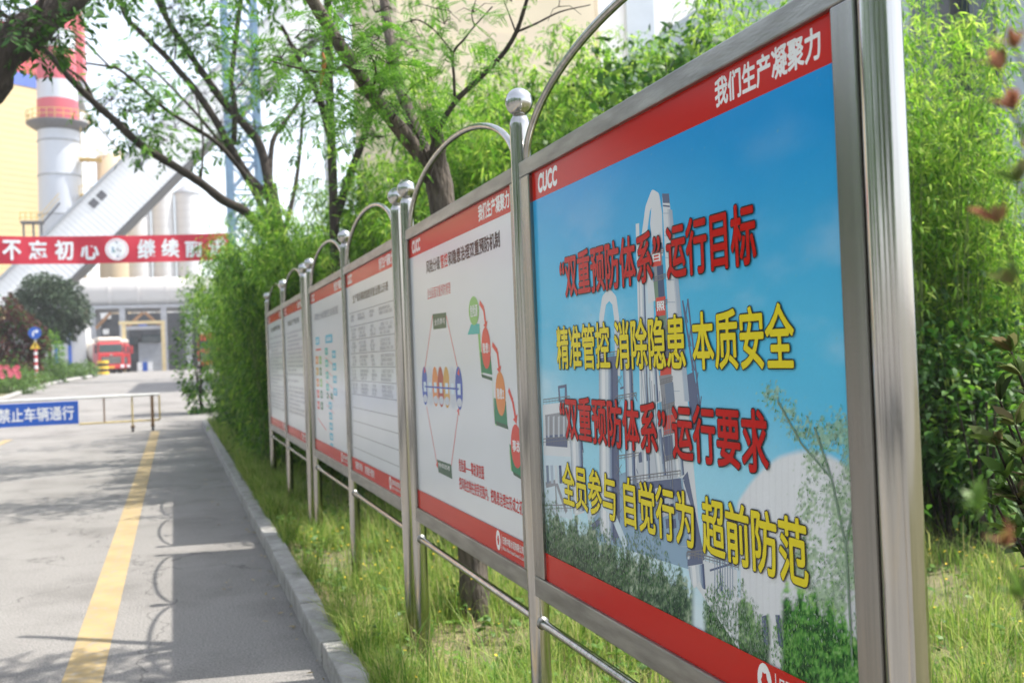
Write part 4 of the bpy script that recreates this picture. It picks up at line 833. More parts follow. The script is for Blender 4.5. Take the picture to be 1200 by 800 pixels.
mb = MB(); mb.add([(cx_+a*rt, YS_-.104, c2+b*rt) for a, b in ((-.09, -.2), (.09, -.2), (.13, .45), (-.13, .45))], [(0, 1, 2, 3)], rubber); mb.add([(cx_+a*rt, YS_-.104, c2+b*rt) for a, b in ((-.1, -.48), (.1, -.48), (.1, -.28), (-.1, -.28))], [(0, 1, 2, 3)], rubber); mb.build('exclamation_mark', tp)

# ------------------------------------------------------------------ trucks and drum
truck_red = pm('truck_red', (.50, .03, .035), .3, 0, .06, 2, coat=.5); truck_glass = pm('truck_glass', (.05, .08, .09), .06, 0, .1, 1, spec=.9); tank_m = pm('tank_cream', (.62, .55, .47), .45, 0, .08, 1); chrome = pm('chrome', (.7, .7, .7), .2, 1.0); lamp_m = pm('lamp_lens', (.8, .82, .85), .1); plate_m = pm('number_plate', (.75, .45, .05), .5)
def truck(label, loc, yaw, tank=True, tank_mat=None):
    T = empty('tanker_truck', loc, label, 'truck'); R = Matrix.Rotation(yaw, 3, 'Z'); c = Vector(loc)
    def B(mb, lo, hi, m, b=.03): mb.bbox(lo, hi, m, b, R, c)
    mb = MB(); B(mb, (-1.22, 0, .55), (1.22, 2.1, 2.0), truck_red, .10); B(mb, (-1.2, .10, 1.9), (1.2, 2.1, 2.98), truck_red, .16); cab = mb.build('cab', T)
    mb = MB(); B(mb, (-1.12, .35, 2.985), (1.12, 2.1, 3.5), tank_mat or tank_m, .22); mb.build('roof_deflector', cab)
    mb = MB(); B(mb, (-1.06, .06, 2.02), (1.06, .14, 2.78), truck_glass, .03); mb.build('windscreen', cab)
    mb = MB(); B(mb, (-1.1, -.10, .42), (1.1, .12, .82), truck_red, .06); mb.build('bumper', cab)
    mb = MB(); B(mb, (-.92, -.04, .90), (.92, .04, 1.62), rubber, .02)
    for k in range(4): B(mb, (-.88, -.06, .98+.16*k), (.88, -.03, 1.04+.16*k), chrome, .008)
    B(mb, (-.14, -.08, 1.66), (.14, -.02, 1.80), chrome, .02); mb.build('grille', cab)
    for s in (-1, 1): mb = MB(); B(mb, (s*.98-.17, -.13, .52), (s*.98+.17, -.06, .78), lamp_m, .03); mb.build('headlight', cab)
    for s in (-1, 1): mb = MB(); B(mb, (s*1.38-.10, -.02, 1.95), (s*1.38+.10, .10, 2.75), truck_red if s > 0 else rubber, .03); B(mb, (min(s*1.2, s*1.34), .02, 2.6), (max(s*1.2, s*1.34), .08, 2.66), rubber, .01); mb.build('mirror', cab)
    mb = MB(); B(mb, (-.26, -.125, .50), (.26, -.105, .66), plate_m, .004); mb.build('number_plate', cab)
    for y in (.95, 3.4, 7.6, 8.9):
        for s in (-1, 1):
            mb = MB(); a = R @ Vector((s*1.2, y, .5))+c; b = R @ Vector((s*.88, y, .5))+c; mb.tube([a, b], .5, rubber, 24); w = mb.build('wheel', T)
            mb = MB(); a = R @ Vector((s*1.215, y, .5))+c; b = R @ Vector((s*1.195, y, .5))+c; mb.tube([a, b], .28, chrome, 16); mb.build('rim', w)
    mb = MB(); B(mb, (-.5, 2.1, .7), (.5, 9.6, .95), rubber, .02); mb.build('chassis', T)
    T.scale = (.9, .9, .9)
    mb = MB(); p = [R @ Vector((0, y, 2.22))+c for y in (2.5, 2.65, 3.2, 9.2, 9.6, 9.75)]; mb.tube(p, [.5, 1.1, 1.25, 1.25, 1.1, .5], tank_mat or tank_m, 32); mb.build('tank', T)
    return T
p = at(131, 436.5, 95); truck('red tanker truck with a cream tank, facing us beside the yellow striped drum', (p[0], 95, float(gz(95))), .30)
p = at(139, 434, 104); truck('smaller looking red tanker behind the first truck, half hidden by it', (p[0], 104, float(gz(104))), .12)
p = at(247, 436, 92); truck('red tanker truck half hidden behind the bamboo near the boards', (p[0], 92, float(gz(92))), -.25, tank_mat=truck_red)
p = at(121, 437, 88); zg = float(gz(88))
Dm = empty('crash_drum', (p[0], 88, zg), 'yellow and black striped drum standing in front of the red truck', 'drum'); mb = MB()
for k in range(5): mb.lathe([(.42, zg+.22*k), (.44, zg+.11+.22*k), (.42, zg+.22*k+.2195)], (p[0], 88, 0), sign_yel if k % 2 == 0 else rubber, 24)
mb.build('drum_body', Dm)
#PART3
# ------------------------------------------------------------------ planting
def clump(name, c, rad, n, ln, wd, mats, parent, seed=0, shell=.35, lump=.25, flat=1.0):
    """leaves through an uneven ellipsoid, denser near its skin, with hollows and bulges"""
    r = np.random.default_rng(seed); u = nrm(r.normal(size=(n, 3)))
    bump = 1+lump*(np.sin(u[:, 0]*4.1+seed)*np.sin(u[:, 1]*3.7+seed*1.7)+.6*np.sin(u[:, 2]*6.3+u[:, 0]*5+seed))
    rr_ = (shell+(1-shell)*r.random(n)**.6)*bump
    P = np.array(c)+u*rr_[:, None]*np.array(rad); P[:, 2] = np.maximum(P[:, 2], c[2]-rad[2]*flat)
    d = u+r.normal(size=(n, 3))*.7; L = ln*r.uniform(.6, 1.25, n)
    k = r.integers(0, len(mats), n); parts = [leaves(P[k == i], d[k == i], L[k == i], wd*L[k == i]/ln) for i in range(len(mats))]
    return foliage(name, parts, mats, parent)
def stems(name, c, top, n, r0, m, parent, spread=.5, seed=0):
    r = random.Random(seed); mb = MB()
    for _ in range(n):
        a = r.uniform(0, 6.28); s = spread*r.uniform(.2, 1); p = [Vector(c)+Vector((.05*math.cos(a), .05*math.sin(a), 0)), Vector((c[0]+s*.5*math.cos(a), c[1]+s*.5*math.sin(a), c[2]+(top-c[2])*.5)), Vector((c[0]+s*math.cos(a), c[1]+s*math.sin(a), top))]
        mb.tube(curve(p, 4), lerp_r(r0, r0*.35, 9), m, 6)
    return mb.build(name, parent)
# bed on the left of the road
bp = [at(-160, 478, 40), at(0, 466, 46), at(40, 456, 57), at(75, 446, 67), at(104, 441, 75), at(112, 438, 82)]
bedm = soil_m; mb = MB(); top = [(p[0], p[1], float(gz(p[1]))+.10) for p in bp]
far = [(p[0]-25, p[1]+3, float(gz(p[1]+3))+.10) for p in bp]
for i in range(len(bp)-1): mb.add([top[i], top[i+1], far[i+1], far[i]], [(0, 1, 2, 3)], bedm)
tag(mb.build('planting_bed'), kind='structure')
mb = MB()
for i in range(len(bp)-1):
    a, b = Vector(top[i]), Vector(top[i+1]); mb.tube([a+Vector((.05, 0, -.03)), b+Vector((.05, 0, -.03))], .13, kerb_m, 8)
tag(mb.build('bed_kerb'), kind='structure')
def hedge(label, px, py, Y, rx, ry, rz, n, mats, ln, seed, name='hedge_shrub', cat='shrub', group=None):
    p = at(px, py, Y); g = float(gz(Y))+.08; E = empty(name, (p[0], Y, g), label, cat, group)
    clump('foliage', (p[0], Y, g+rz*.45), (rx, ry, rz*.62), n, ln, ln*.5, mats, E, seed, .45, .22, .7); stems('stem', (p[0], Y, g), g+rz*.6, 5, .025, bark_dark, E, rx*.6, seed); return E
hl = [hedge_leaf]
hedge('low clipped green shrub at the bed tip beside the red truck', 97, 437, 77, 1.2, 1.2, .9, 1400, hl, .16, 1)
hedge('low green shrub second from the bed tip, nearer the striped pole', 78, 440, 72, 1.3, 1.2, 1.0, 1500, hl, .16, 2)
hedge('green shrub just behind the striped traffic sign pole', 58, 440, 66, 1.2, 1.1, 1.3, 1500, hl, .16, 3)
hedge('loose green shrub between the striped pole and the roses', 30, 446, 58, 1.3, 1.2, .9, 1500, hl, .14, 4)
hedge('spreading green ground shrub at the front edge of the bed', 12, 452, 52, 1.3, 1.3, .7, 1500, hl, .13, 5)
hedge('bright leafy sapling between the round tree and the striped pole', 57, 412, 68, .9, .8, 3.0, 1300, [bamboo_leaf], .2, 6)
E = hedge('rose bush with pink flowers at the left of the bed', 6, 440, 52, 1.0, .8, 1.5, 900, hl, .13, 7, 'rose_bush', 'rose bush')
r = random.Random(4); mb = MB()
for _ in range(16):
    px, py = r.uniform(-6, 24), r.uniform(429, 443); p = at(px, py, 51+r.uniform(-.3, .5)); 
    for k in range(6):
        a = k*1.05; mb.add([p, (p[0]+.11*math.cos(a), p[1]-.04, p[2]+.11*math.sin(a)), (p[0]+.13*math.cos(a+.5), p[1]-.07, p[2]+.13*math.sin(a+.5)), (p[0]+.11*math.cos(a+1), p[1]-.04, p[2]+.11*math.sin(a+1))], [(0, 1, 2, 3)], rose_m)
mb.build('flowers', E)
hedge('dark maroon leaved shrub at the left behind the roses', 12, 408, 62, 1.9, 1.4, 4.0, 11000, [maroon_leaf, maroon_leaf, maroon_leaf, dark_leaf], .24, 8, 'maroon_shrub')
p = at(57, 362, 72); g = float(gz(72)); E = empty('round_tree', (p[0], 72, g), 'round grey green tree with a dense crown behind the traffic sign', 'tree')
clump('crown', (p[0], 72, p[2]), (2.45, 2.4, 2.2), 13000, .26, .12, [olive_leaf], E, 11, .4, .14, 1.0)
mb = MB(); mb.tube([(p[0]+.1, 72, g-.1), (p[0], 72, g+1.2), (p[0]-.1, 72, p[2])], [.18, .14, .08], bark_dark, 8); mb.build('trunk', E)

# bamboo: stems that lean out at the top, drooping sprays of narrow leaves
def bamboo(name, h, nc, nspray, per, ln, wd, spread, mats, label, seed, low=.12, lean=.35, rad=.011, tip=0.0):
    r = np.random.default_rng(seed); E = empty(name, (0, 0, 0), label, 'bamboo', None); mb = MB(); paths = []
    for _ in range(nc):
        a = r.uniform(0, 6.28); d = spread*math.sqrt(r.random())*.55; H = h*r.uniform(.65, 1.05); l = lean*H*r.uniform(.2, 1)*(.5+.5*d/spread)
        b = Vector((d*math.cos(a), d*math.sin(a), -.05)); a2 = a+r.uniform(-.9, .9)
        pts = [b+Vector((l*math.cos(a2)*t**2.2, l*math.sin(a2)*t**2.2, H*t*(1-.06*t*t))) for t in np.linspace(0, 1, 9)]
        paths.append(pts); mb.tube(pts, lerp_r(rad, rad*.2, 9), culm_m, 5, False)
    mb.build('culm', E)
    B, D = [], []
    for _ in range(nspray):
        P = paths[r.integers(nc)]; t = low+(1-low)*r.random()**.8; f = t*8; i = min(int(f), 7); q = P[i].lerp(P[i+1], f-i)
        a = r.uniform(0, 6.28); tl = r.uniform(.12, .55)*(1.15-t*.6)*(h/4.5); el = r.uniform(-.2, .7); tw = Vector((math.cos(a)*math.cos(el), math.sin(a)*math.cos(el), math.sin(el)))
        for k in range(per):
            s = (k+.6)/per; B.append(q+tw*tl*s+Vector((0, 0, -.18*tl*s*s))); D.append(tw*.8+Vector(r.normal(size=3)*.65)+Vector((0, 0, -.35)))
    B = np.array(B); D = np.array(D); n = len(B); L = ln*r.uniform(.55, 1.25, n); k = r.integers(0, len(mats), n)
    foliage('foliage', [leaves(B[k == i], D[k == i], L[k == i], wd*L[k == i]/ln, .3) for i in range(len(mats))], mats, E)
    return E
def place(proto, spots, group, label, first):
    for i, (x, y, s, a) in enumerate(spots):
        o = proto if (first and i == 0) else copy_tree(proto)
        o.location = (x, y, .02); o.rotation_euler = (0, 0, a); o.scale = (s, s, s); o['group'] = group; o['label'] = label
LB = 'feathery green bamboo clump in the thicket behind the far notice boards'; GB = 'bamboo thicket along the verge behind the far boards'
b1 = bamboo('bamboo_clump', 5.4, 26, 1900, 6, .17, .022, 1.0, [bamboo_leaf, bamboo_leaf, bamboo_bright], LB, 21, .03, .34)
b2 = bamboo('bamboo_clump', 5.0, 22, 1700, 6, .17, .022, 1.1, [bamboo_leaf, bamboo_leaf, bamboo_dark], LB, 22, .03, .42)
r = random.Random(12)
sp1 = [(1.85, 16.4, .86, 3.6), (1.85, 18.6, .86, .9), (2.05, 15.0, .84, 4.9), (1.5, 17.4, .78, 2.9), (2.6, 16.8, .9, .2), (2.1, 29.5, .78, .3), (1.5, 26.5, .9, 1.9), (1.6, 23.2, .92, 4.0), (2.0, 20.4, .9, 2.2), (2.35, 14.8, .84, .8), (2.7, 12.4, .86, 3.3), (3.0, 10.4, .82, 1.2)]
sp2 = [(1.55, 15.7, .74, 3.7), (1.65, 19.4, .80, 5.0), (1.6, 28.0, .9, 2.0), (2.05, 24.8, .94, .4), (2.0, 21.8, .94, 3.1), (2.3, 16.0, .92, 1.5), (3.6, 18.5, 1.0, 2.9), (3.4, 13.5, .92, 4.4), (3.6, 23.0, 1.0, 2.5), (3.9, 27.0, 1.0, .2), (4.2, 15.5, 1.0, .9), (4.4, 11.4, .86, 5.2), (4.6, 20.5, 1.05, 1.1), (2.2, 31.2, .8, 2.4)]
place(b1, sp1, GB, LB, True); place(b2, sp2, GB, LB, True)
LS = 'sunlit yellow green bamboo clump behind the near boards'; GS = 'sunlit bamboo behind the near boards'
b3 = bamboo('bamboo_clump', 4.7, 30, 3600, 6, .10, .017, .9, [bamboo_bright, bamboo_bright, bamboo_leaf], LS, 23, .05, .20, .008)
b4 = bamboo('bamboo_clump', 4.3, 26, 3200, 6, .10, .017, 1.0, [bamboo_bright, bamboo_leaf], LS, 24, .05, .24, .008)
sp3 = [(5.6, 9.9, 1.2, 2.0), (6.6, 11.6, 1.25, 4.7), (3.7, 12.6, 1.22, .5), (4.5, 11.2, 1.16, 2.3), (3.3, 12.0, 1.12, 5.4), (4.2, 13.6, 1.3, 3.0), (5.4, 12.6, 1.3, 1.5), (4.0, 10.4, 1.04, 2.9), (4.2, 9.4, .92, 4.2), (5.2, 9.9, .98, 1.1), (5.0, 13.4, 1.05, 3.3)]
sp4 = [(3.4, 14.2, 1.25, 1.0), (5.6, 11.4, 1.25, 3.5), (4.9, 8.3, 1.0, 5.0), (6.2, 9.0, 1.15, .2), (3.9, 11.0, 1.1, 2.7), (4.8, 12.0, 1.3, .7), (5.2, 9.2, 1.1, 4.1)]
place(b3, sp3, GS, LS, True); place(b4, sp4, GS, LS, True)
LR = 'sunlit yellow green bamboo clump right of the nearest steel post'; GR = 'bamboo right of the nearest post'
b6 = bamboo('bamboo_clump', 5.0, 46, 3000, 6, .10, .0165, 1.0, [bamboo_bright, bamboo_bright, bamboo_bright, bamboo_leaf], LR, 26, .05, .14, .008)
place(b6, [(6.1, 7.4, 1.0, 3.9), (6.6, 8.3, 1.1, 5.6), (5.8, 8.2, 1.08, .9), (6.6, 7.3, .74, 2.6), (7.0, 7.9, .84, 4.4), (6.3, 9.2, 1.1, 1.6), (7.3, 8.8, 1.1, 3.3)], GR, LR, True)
LD = 'darker shaded bamboo clump before the pale workshop wall'; GD = 'shaded bamboo before the workshop wall'
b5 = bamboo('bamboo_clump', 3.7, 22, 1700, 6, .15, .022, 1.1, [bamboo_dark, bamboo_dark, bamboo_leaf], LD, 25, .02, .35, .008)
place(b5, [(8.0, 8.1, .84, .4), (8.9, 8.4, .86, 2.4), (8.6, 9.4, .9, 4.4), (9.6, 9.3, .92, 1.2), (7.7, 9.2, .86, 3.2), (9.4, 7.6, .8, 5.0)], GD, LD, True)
def shrub(name, label, c, rad, n, ln, wd, mats, seed, group=None, cat='shrub'):
    E = empty(name, (c[0], c[1], .03), label, cat, group); clump('foliage', c, rad, n, ln, wd, mats, E, seed, .3, .3); stems('stem', (c[0], c[1], 0), c[2]+rad[2]*.5, 7, .014, bark_dark, E, rad[0]*.7, seed); return E
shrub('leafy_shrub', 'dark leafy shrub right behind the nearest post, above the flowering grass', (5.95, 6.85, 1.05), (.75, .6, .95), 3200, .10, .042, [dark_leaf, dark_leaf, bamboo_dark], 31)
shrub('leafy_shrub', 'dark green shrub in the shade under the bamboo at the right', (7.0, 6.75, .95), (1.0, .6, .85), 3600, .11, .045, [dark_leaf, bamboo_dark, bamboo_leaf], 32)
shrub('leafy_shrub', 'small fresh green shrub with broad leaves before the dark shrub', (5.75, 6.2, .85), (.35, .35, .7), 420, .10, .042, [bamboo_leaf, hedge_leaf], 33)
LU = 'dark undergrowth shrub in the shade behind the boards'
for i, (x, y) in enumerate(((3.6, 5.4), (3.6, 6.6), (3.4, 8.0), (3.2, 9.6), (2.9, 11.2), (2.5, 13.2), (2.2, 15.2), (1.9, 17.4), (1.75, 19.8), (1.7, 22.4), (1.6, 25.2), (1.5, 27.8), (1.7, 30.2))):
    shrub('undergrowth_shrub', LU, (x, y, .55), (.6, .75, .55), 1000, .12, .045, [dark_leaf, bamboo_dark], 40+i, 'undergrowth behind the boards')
hedge('small drooping tree between the bamboo and the far red truck', 234, 386, 35, .8, .7, 4.4, 1900, [bamboo_leaf, hedge_leaf, dark_leaf], .16, 19, 'drooping_tree', 'tree')
LM = 'broad leaved green shrub rising among the bamboo above the boards'
for i, (x, y, z, n) in enumerate(((3.8, 9.6, 3.7, 260), (3.9, 8.2, 3.5, 230), (4.4, 7.7, 3.9, 260), (4.7, 9.6, 4.3, 300), (5.0, 11.4, 4.9, 300), (4.3, 11.8, 4.6, 260), (5.8, 10.6, 5.1, 300))):
    E = empty('broadleaf_shrub', (x, y, 0), LM, 'shrub', 'broad leaved shrubs among the bamboo'); clump('foliage', (x, y, z), (.6, .6, .4), n, .15, .065, [dark_leaf, hedge_leaf], E, 60+i, .1, .4); stems('stem', (x, y, 0), z+.2, 5, .014, bark_dark, E, .4, 60+i)

# mimosa trees
def fronds(base, d, ln, pairs=7, leaflets=0, seed=0):
    """feathery leaves: a bent midrib with pairs of side blades; with leaflets each blade is combed into small leaflets"""
    r = np.random.default_rng(seed); V, Q = [], []; off = 0
    for b, dd, L in zip(base, d, ln):
        dd = nrm(dd); side = nrm(np.cross(dd, [0, 0, 1.0])+r.normal(size=3)*.25); up = np.cross(side, dd)
        for k in range(pairs):
            t = .18+.82*(k+.5)/pairs; p = b+dd*L*t-np.array([0, 0, .28*L*t*t]); pl = L*.42*math.sin(math.pi*min(1, .25+.75*(1-abs(t-.5)*1.1)))
            for s in (-1, 1):
                e = nrm(side*s*.85+dd*.52-np.array([0, 0, .28])+r.normal(size=3)*.08); w = nrm(np.cross(e, up+r.normal(size=3)*.15)); wd = pl*(.15 if leaflets else .20)
                if leaflets:
                    for j in range(leaflets):
                        q = p+e*pl*(j+.6)/leaflets-np.array([0, 0, .12*pl*((j+.6)/leaflets)**2]); g = wd*1.5*math.sin(math.pi*min(.97, .2+.75*(j+.5)/leaflets)); hw = pl/leaflets*.40
                        for z in (-1, 1):
                            tip = q+w*z*g+e*hw*1.2; V += [q-e*hw*.5, q+w*z*g*.5-e*hw*.9, tip, q+w*z*g*.5+e*hw*1.6]; Q.append((off, off+1, off+2, off+3)); off += 4
                else:
                    V += [p, p+e*pl*.45+w*wd, p+e*pl-np.array([0, 0, .12*pl]), p+e*pl*.45-w*wd]; Q.append((off, off+1, off+2, off+3)); off += 4
    return np.array(V), np.zeros((0, 3), int), np.array(Q)
def crown(E, spots, mats, leaflets, seed, name='crown'):
    r = np.random.default_rng(seed); B, D, L = [], [], []
    for c, rad, n, ln in spots:
        tw = MB()
        for _ in range(n):
            if _: tw.tube([c, (np.array(c)+B[-1])/2+np.array([0, 0, .03]), B[-1]], [.0035, .0025, .0015] if leaflets else [.006, .0045, .003], bark_dark, 3, False)
            u = nrm(r.normal(size=3)); B.append(np.array(c)+u*rad*r.random()**.5*np.array([1, 1, .6])); d = u*np.array([1, 1, .4])+r.normal(size=3)*.4; d[2] -= .1; D.append(d); L.append(ln*r.uniform(.65, 1.2))
        if tw.v: tw.build('twig', E)
    V, T, Q = fronds(B, D, L, 7, leaflets, seed)
    return npmesh(name, V, [Q], mats, E)
def limb(E, name, pts, r0, r1, m=None, n=10):
    P = curve(pts, 6); mb = MB(); rs = [a*random.uniform(.93, 1.07) for a in lerp_r(r0, r1, len(P))]; mb.tube(P, rs, m or bark_m, n); return mb.build(name, E)
def A(*a):                                           # (px, py, Y) triples
    return [at(*p) for p in a]
T1 = empty('mimosa_tree', (1.72, 6.15, .04), 'mimosa tree with a leaning rough trunk and a broken stub behind the second poster', 'tree')
mb = MB(); P = curve([(1.74, 6.12, -.1)]+A((556, 690, 6.15), (549, 560, 6.18), (536, 400, 6.22), (523, 280, 6.25), (514, 212, 6.28), (505, 180, 6.3)), 7)
mb.tube(P, [a*random.uniform(.92, 1.08) for a in lerp_r(.098, .080, len(P))], bark_m, 16); tr = mb.build('trunk', T1)
mb = MB(); q = curve(A((514, 205, 6.27), (513, 165, 6.2), (505, 140, 6.15), (499, 126, 6.12)), 5); mb.tube(q, [a*random.uniform(.8, 1.2) for a in lerp_r(.055, .042, len(q))], bark_m, 12); e = q[-1]
for _ in range(9): dx, dy = random.uniform(-.035, .035), random.uniform(-.035, .035); mb.tube([e+Vector((dx, dy, -.03)), e+Vector((dx*1.15, dy*1.15, random.uniform(.01, .05)))], [.014, .004], cut_m, 5)
mb.build('broken_stub', tr)
limb(T1, 'limb', A((511, 205, 6.28), (488, 176, 6.3), (462, 143, 6.25), (436, 112, 6.2), (411, 72, 6.1), (387, 35, 6.05), (366, 0, 6.0), (340, -45, 5.9)), .052, .034)
limb(T1, 'limb', A((505, 185, 6.3), (492, 166, 6.4), (477, 125, 6.5), (464, 87, 6.6), (456, 40, 6.7), (450, 0, 6.8), (444, -60, 6.9)), .043, .030)
limb(T1, 'limb', A((500, 215, 6.2), (506, 185, 6.15), (513, 154, 6.1), (534, 119, 6.05), (560, 94, 6.0), (577, 77, 5.95), (592, 60, 5.9), (605, 38, 5.85), (613, 15, 5.8), (622, -15, 5.75)), .021, .011, bark_dark, 8)
for pts, r0 in (((( 533, 119, 6.05), (532, 90, 6.05), (531, 63, 6.05), (545, 45, 6.0), (556, 31, 6.0), (577, 8, 5.95)), .010), (((531, 63, 6.05), (515, 42, 6.1), (498, 27, 6.1), (480, 22, 6.1)), .006), (((605, 38, 5.85), (628, 28, 5.8), (657, 14, 5.75), (692, 6, 5.7)), .008), (((604, 37, 5.85), (597, 18, 5.85), (590, 0, 5.85)), .006), (((556, 31, 6.0), (553, 15, 6.0), (560, -6, 6.0)), .005),
                ((( 505, 200, 6.2), (490, 160, 6.1), (470, 130, 5.95), (452, 118, 5.85)), .009), (((460, 140, 6.2), (480, 105, 6.0), (500, 92, 5.9)), .007), (((411, 72, 6.1), (385, 85, 5.9), (350, 80, 5.8), (318, 72, 5.75)), .010), (((436, 112, 6.2), (440, 80, 6.0), (425, 55, 5.9), (395, 40, 5.8)), .008)):
    limb(T1, 'twig', A(*pts), r0, r0*.4, bark_dark, 6)
sp = [(at(px, py, Y), rad, n, ln) for px, py, Y, rad, n, ln in (
    (330, 68, 5.75, .20, 9, .34), (300, 60, 5.8, .12, 4, .30), (352, 84, 5.8, .15, 6, .32), (395, 45, 5.8, .18, 8, .32), (420, 85, 5.9, .20, 10, .33), (440, 60, 5.9, .2, 9, .33), (445, 110, 5.9, .16, 8, .30), (465, 130, 5.9, .16, 8, .28), (485, 150, 5.9, .12, 6, .26), (500, 90, 5.9, .14, 7, .3), (480, 25, 6.1, .2, 8, .32), (520, 28, 6.1, .2, 8, .32), (555, 15, 6.0, .18, 7, .3), (440, 15, 6.1, .25, 10, .33), (600, 2, 5.85, .15, 6, .3), (655, 8, 5.75, .16, 5, .3), (375, 20, 5.9, .2, 8, .32),
    (410, 30, 5.9, .2, 9, .34), (455, 75, 5.8, .2, 9, .34), (425, 60, 5.8, .18, 8, .34), (400, 105, 5.9, .16, 6, .32), (490, 60, 6.0, .18, 7, .32), (345, 45, 5.8, .16, 6, .32), (400, -50, 5.9, .4, 8, .36), (445, 45, 5.7, .2, 6, .34), (510, 10, 5.9, .2, 6, .34), (360, 65, 5.7, .16, 6, .34))]
sp = [(c, r_, max(3, int(n*.82)), l_) for c, r_, n, l_ in sp]
crown(T1, sp, [mimosa_leaf], 9, 71)
mb = MB(); c = at(378, 62, 5.75); mb.tube([c, c+np.array([.01, 0, -.05]), c+np.array([-.005, 0, -.12]), c+np.array([-.02, 0, -.20])], [.006, .014, .012, .004], pm('dry_pod', (.30, .10, .02), .7, 0, .3, 40), 8); mb.tube([c, at(382, 30, 5.85)], .003, bark_dark, 4); mb.build('dry_pod', T1)

def A2(*a): return [at(p[0], p[1], p[2]*1.5) for p in a]
T2 = empty('mimosa_tree', (2.0, 18.9, .03), 'thin many branched mimosa tree rising out of the bamboo left of the boards', 'tree')
limb(T2, 'trunk', A2((336, 490, 12.6), (334, 420, 12.6), (328, 300, 12.6), (316, 215, 12.5)), .17, .12, bark_dark, 12)
YA = 12.2
for pts, r0, r1 in ((((326, 290, 12.6), (290, 250, 12.3), (262, 235, 12.1), (235, 214, 12), (200, 192, 11.8), (165, 170, 11.6), (135, 142, 11.5), (110, 120, 11.4), (85, 95, 11.2), (60, 66, 11.1), (30, 38, 11), (0, 14, 10.9), (-40, -14, 10.8)), .062, .022),
    (((318, 235, 12.5), (290, 205, 12.6), (270, 172, 12.6), (248, 134, 12.6), (225, 101, 12.6), (210, 84, 12.6), (195, 67, 12.6), (165, 38, 12.6), (146, 17, 12.6), (138, -20, 12.6)), .055, .026),
    (((316, 220, 12.5), (305, 172, 12.7), (285, 145, 12.8), (262, 120, 12.9), (245, 96, 12.9), (230, 75, 13), (215, 52, 13), (200, 30, 13), (186, 2, 13), (176, -30, 13)), .062, .034),
    (((295, 215, 12.5), (259, 172, 12.2), (228, 150, 12), (195, 129, 11.8), (165, 102, 11.7), (140, 82, 11.6), (126, 78, 11.6), (100, 74, 11.5)), .032, .010),
    (((274, 170, 12.7), (275, 127, 12.7), (271, 95, 12.7), (273, 75, 12.7), (277, 40, 12.7), (282, 0, 12.7), (284, -40, 12.7)), .036, .026),
    (((316, 215, 12.5), (320, 165, 12.9), (340, 135, 13), (360, 105, 13.1), (385, 75, 13.2), (400, 50, 13.3)), .036, .014),
    (((235, 214, 12), (238, 170, 12), (234, 135, 12), (228, 108, 12)), .014, .008), (((130, 80, 11.6), (112, 62, 11.5), (90, 42, 11.4), (62, 28, 11.3)), .012, .006), (((110, 120, 11.4), (98, 95, 11.4), (75, 75, 11.4), (68, 40, 11.4)), .022, .010), (((262, 120, 12.9), (285, 95, 12.8), (300, 70, 12.7)), .014, .006), (((205, 70, 12.6), (205, 45, 12.4), (190, 18, 12.3)), .012, .006)):
    limb(T2, 'limb', A2(*pts), r0*1.45, r1*1.45, bark_dark, 8)
sp = [(at(px, py, Y*1.5), rad*1.45, int(n*1.5), ln*1.2) for px, py, Y, rad, n, ln in (
    (150, 95, 11.8, .35, 22, .34), (175, 92, 11.8, .3, 14, .32), (130, 118, 11.7, .3, 16, .32), (150, 130, 11.8, .3, 16, .32), (180, 140, 11.8, .3, 16, .32), (165, 160, 11.7, .25, 12, .3), (195, 165, 11.8, .25, 10, .3), (205, 150, 12, .25, 8, .3), (48, 36, 11.1, .3, 12, .32), (30, 55, 11.0, .2, 6, .3),
    (215, 22, 12.8, .35, 20, .33), (245, 30, 12.6, .35, 20, .33), (255, 55, 12.7, .3, 18, .33), (235, 45, 12.6, .25, 14, .33), (200, 10, 12.6, .3, 14, .33), (215, 95, 12.5, .25, 6, .3), (300, 70, 12.7, .35, 18, .33), (285, 100, 12.7, .3, 12, .33), (320, 110, 12.9, .35, 16, .33), (345, 75, 13, .35, 18, .33), (300, 150, 12.6, .3, 12, .3), (260, 160, 12.4, .25, 10, .3), (355, 150, 13, .35, 14, .33), (225, 180, 12, .2, 6, .3), (240, 110, 12.8, .25, 8, .3),
    (60, -60, 11, .9, 60, .36), (160, -70, 12.5, 1.0, 80, .36), (250, -70, 12.8, 1.0, 80, .36), (330, -60, 13.2, .9, 60, .36), (110, -140, 12, 1.1, 80, .36), (210, -150, 13.2, 1.2, 90, .36), (20, -130, 11.4, .9, 50, .36))]
crown(T2, sp, [mimosa_leaf, dark_leaf], 0, 72)
o = [c for c in T2.children if c.name.startswith('crown')][0]; me = o.data; k = len(me.polygons); idx = (np.arange(k)//14 % 3 == 0).astype(np.int32); me.polygons.foreach_set('material_index', idx)
T3 = empty('mimosa_tree', (1.95, 13.6, .03), 'straight dark trunked tree behind the bamboo, right of the thin branched tree', 'tree')
limb(T3, 'trunk', A((398, 470, 13.60), (394, 330, 13.60), (390, 210, 13.60), (386, 100, 13.60), (384, 0, 13.60), (383, -60, 13.60)), .068, .05, bark_dark, 12)
limb(T3, 'limb', A((392, 260, 13.60), (410, 205, 13.76), (425, 165, 13.84), (436, 130, 13.92), (452, 90, 14.00), (462, 50, 14.08)), .06, .035, bark_dark, 10); limb(T3, 'limb', A((388, 160, 13.60), (372, 110, 13.44), (350, 70, 13.28), (330, 30, 13.12)), .06, .02, bark_dark, 8)
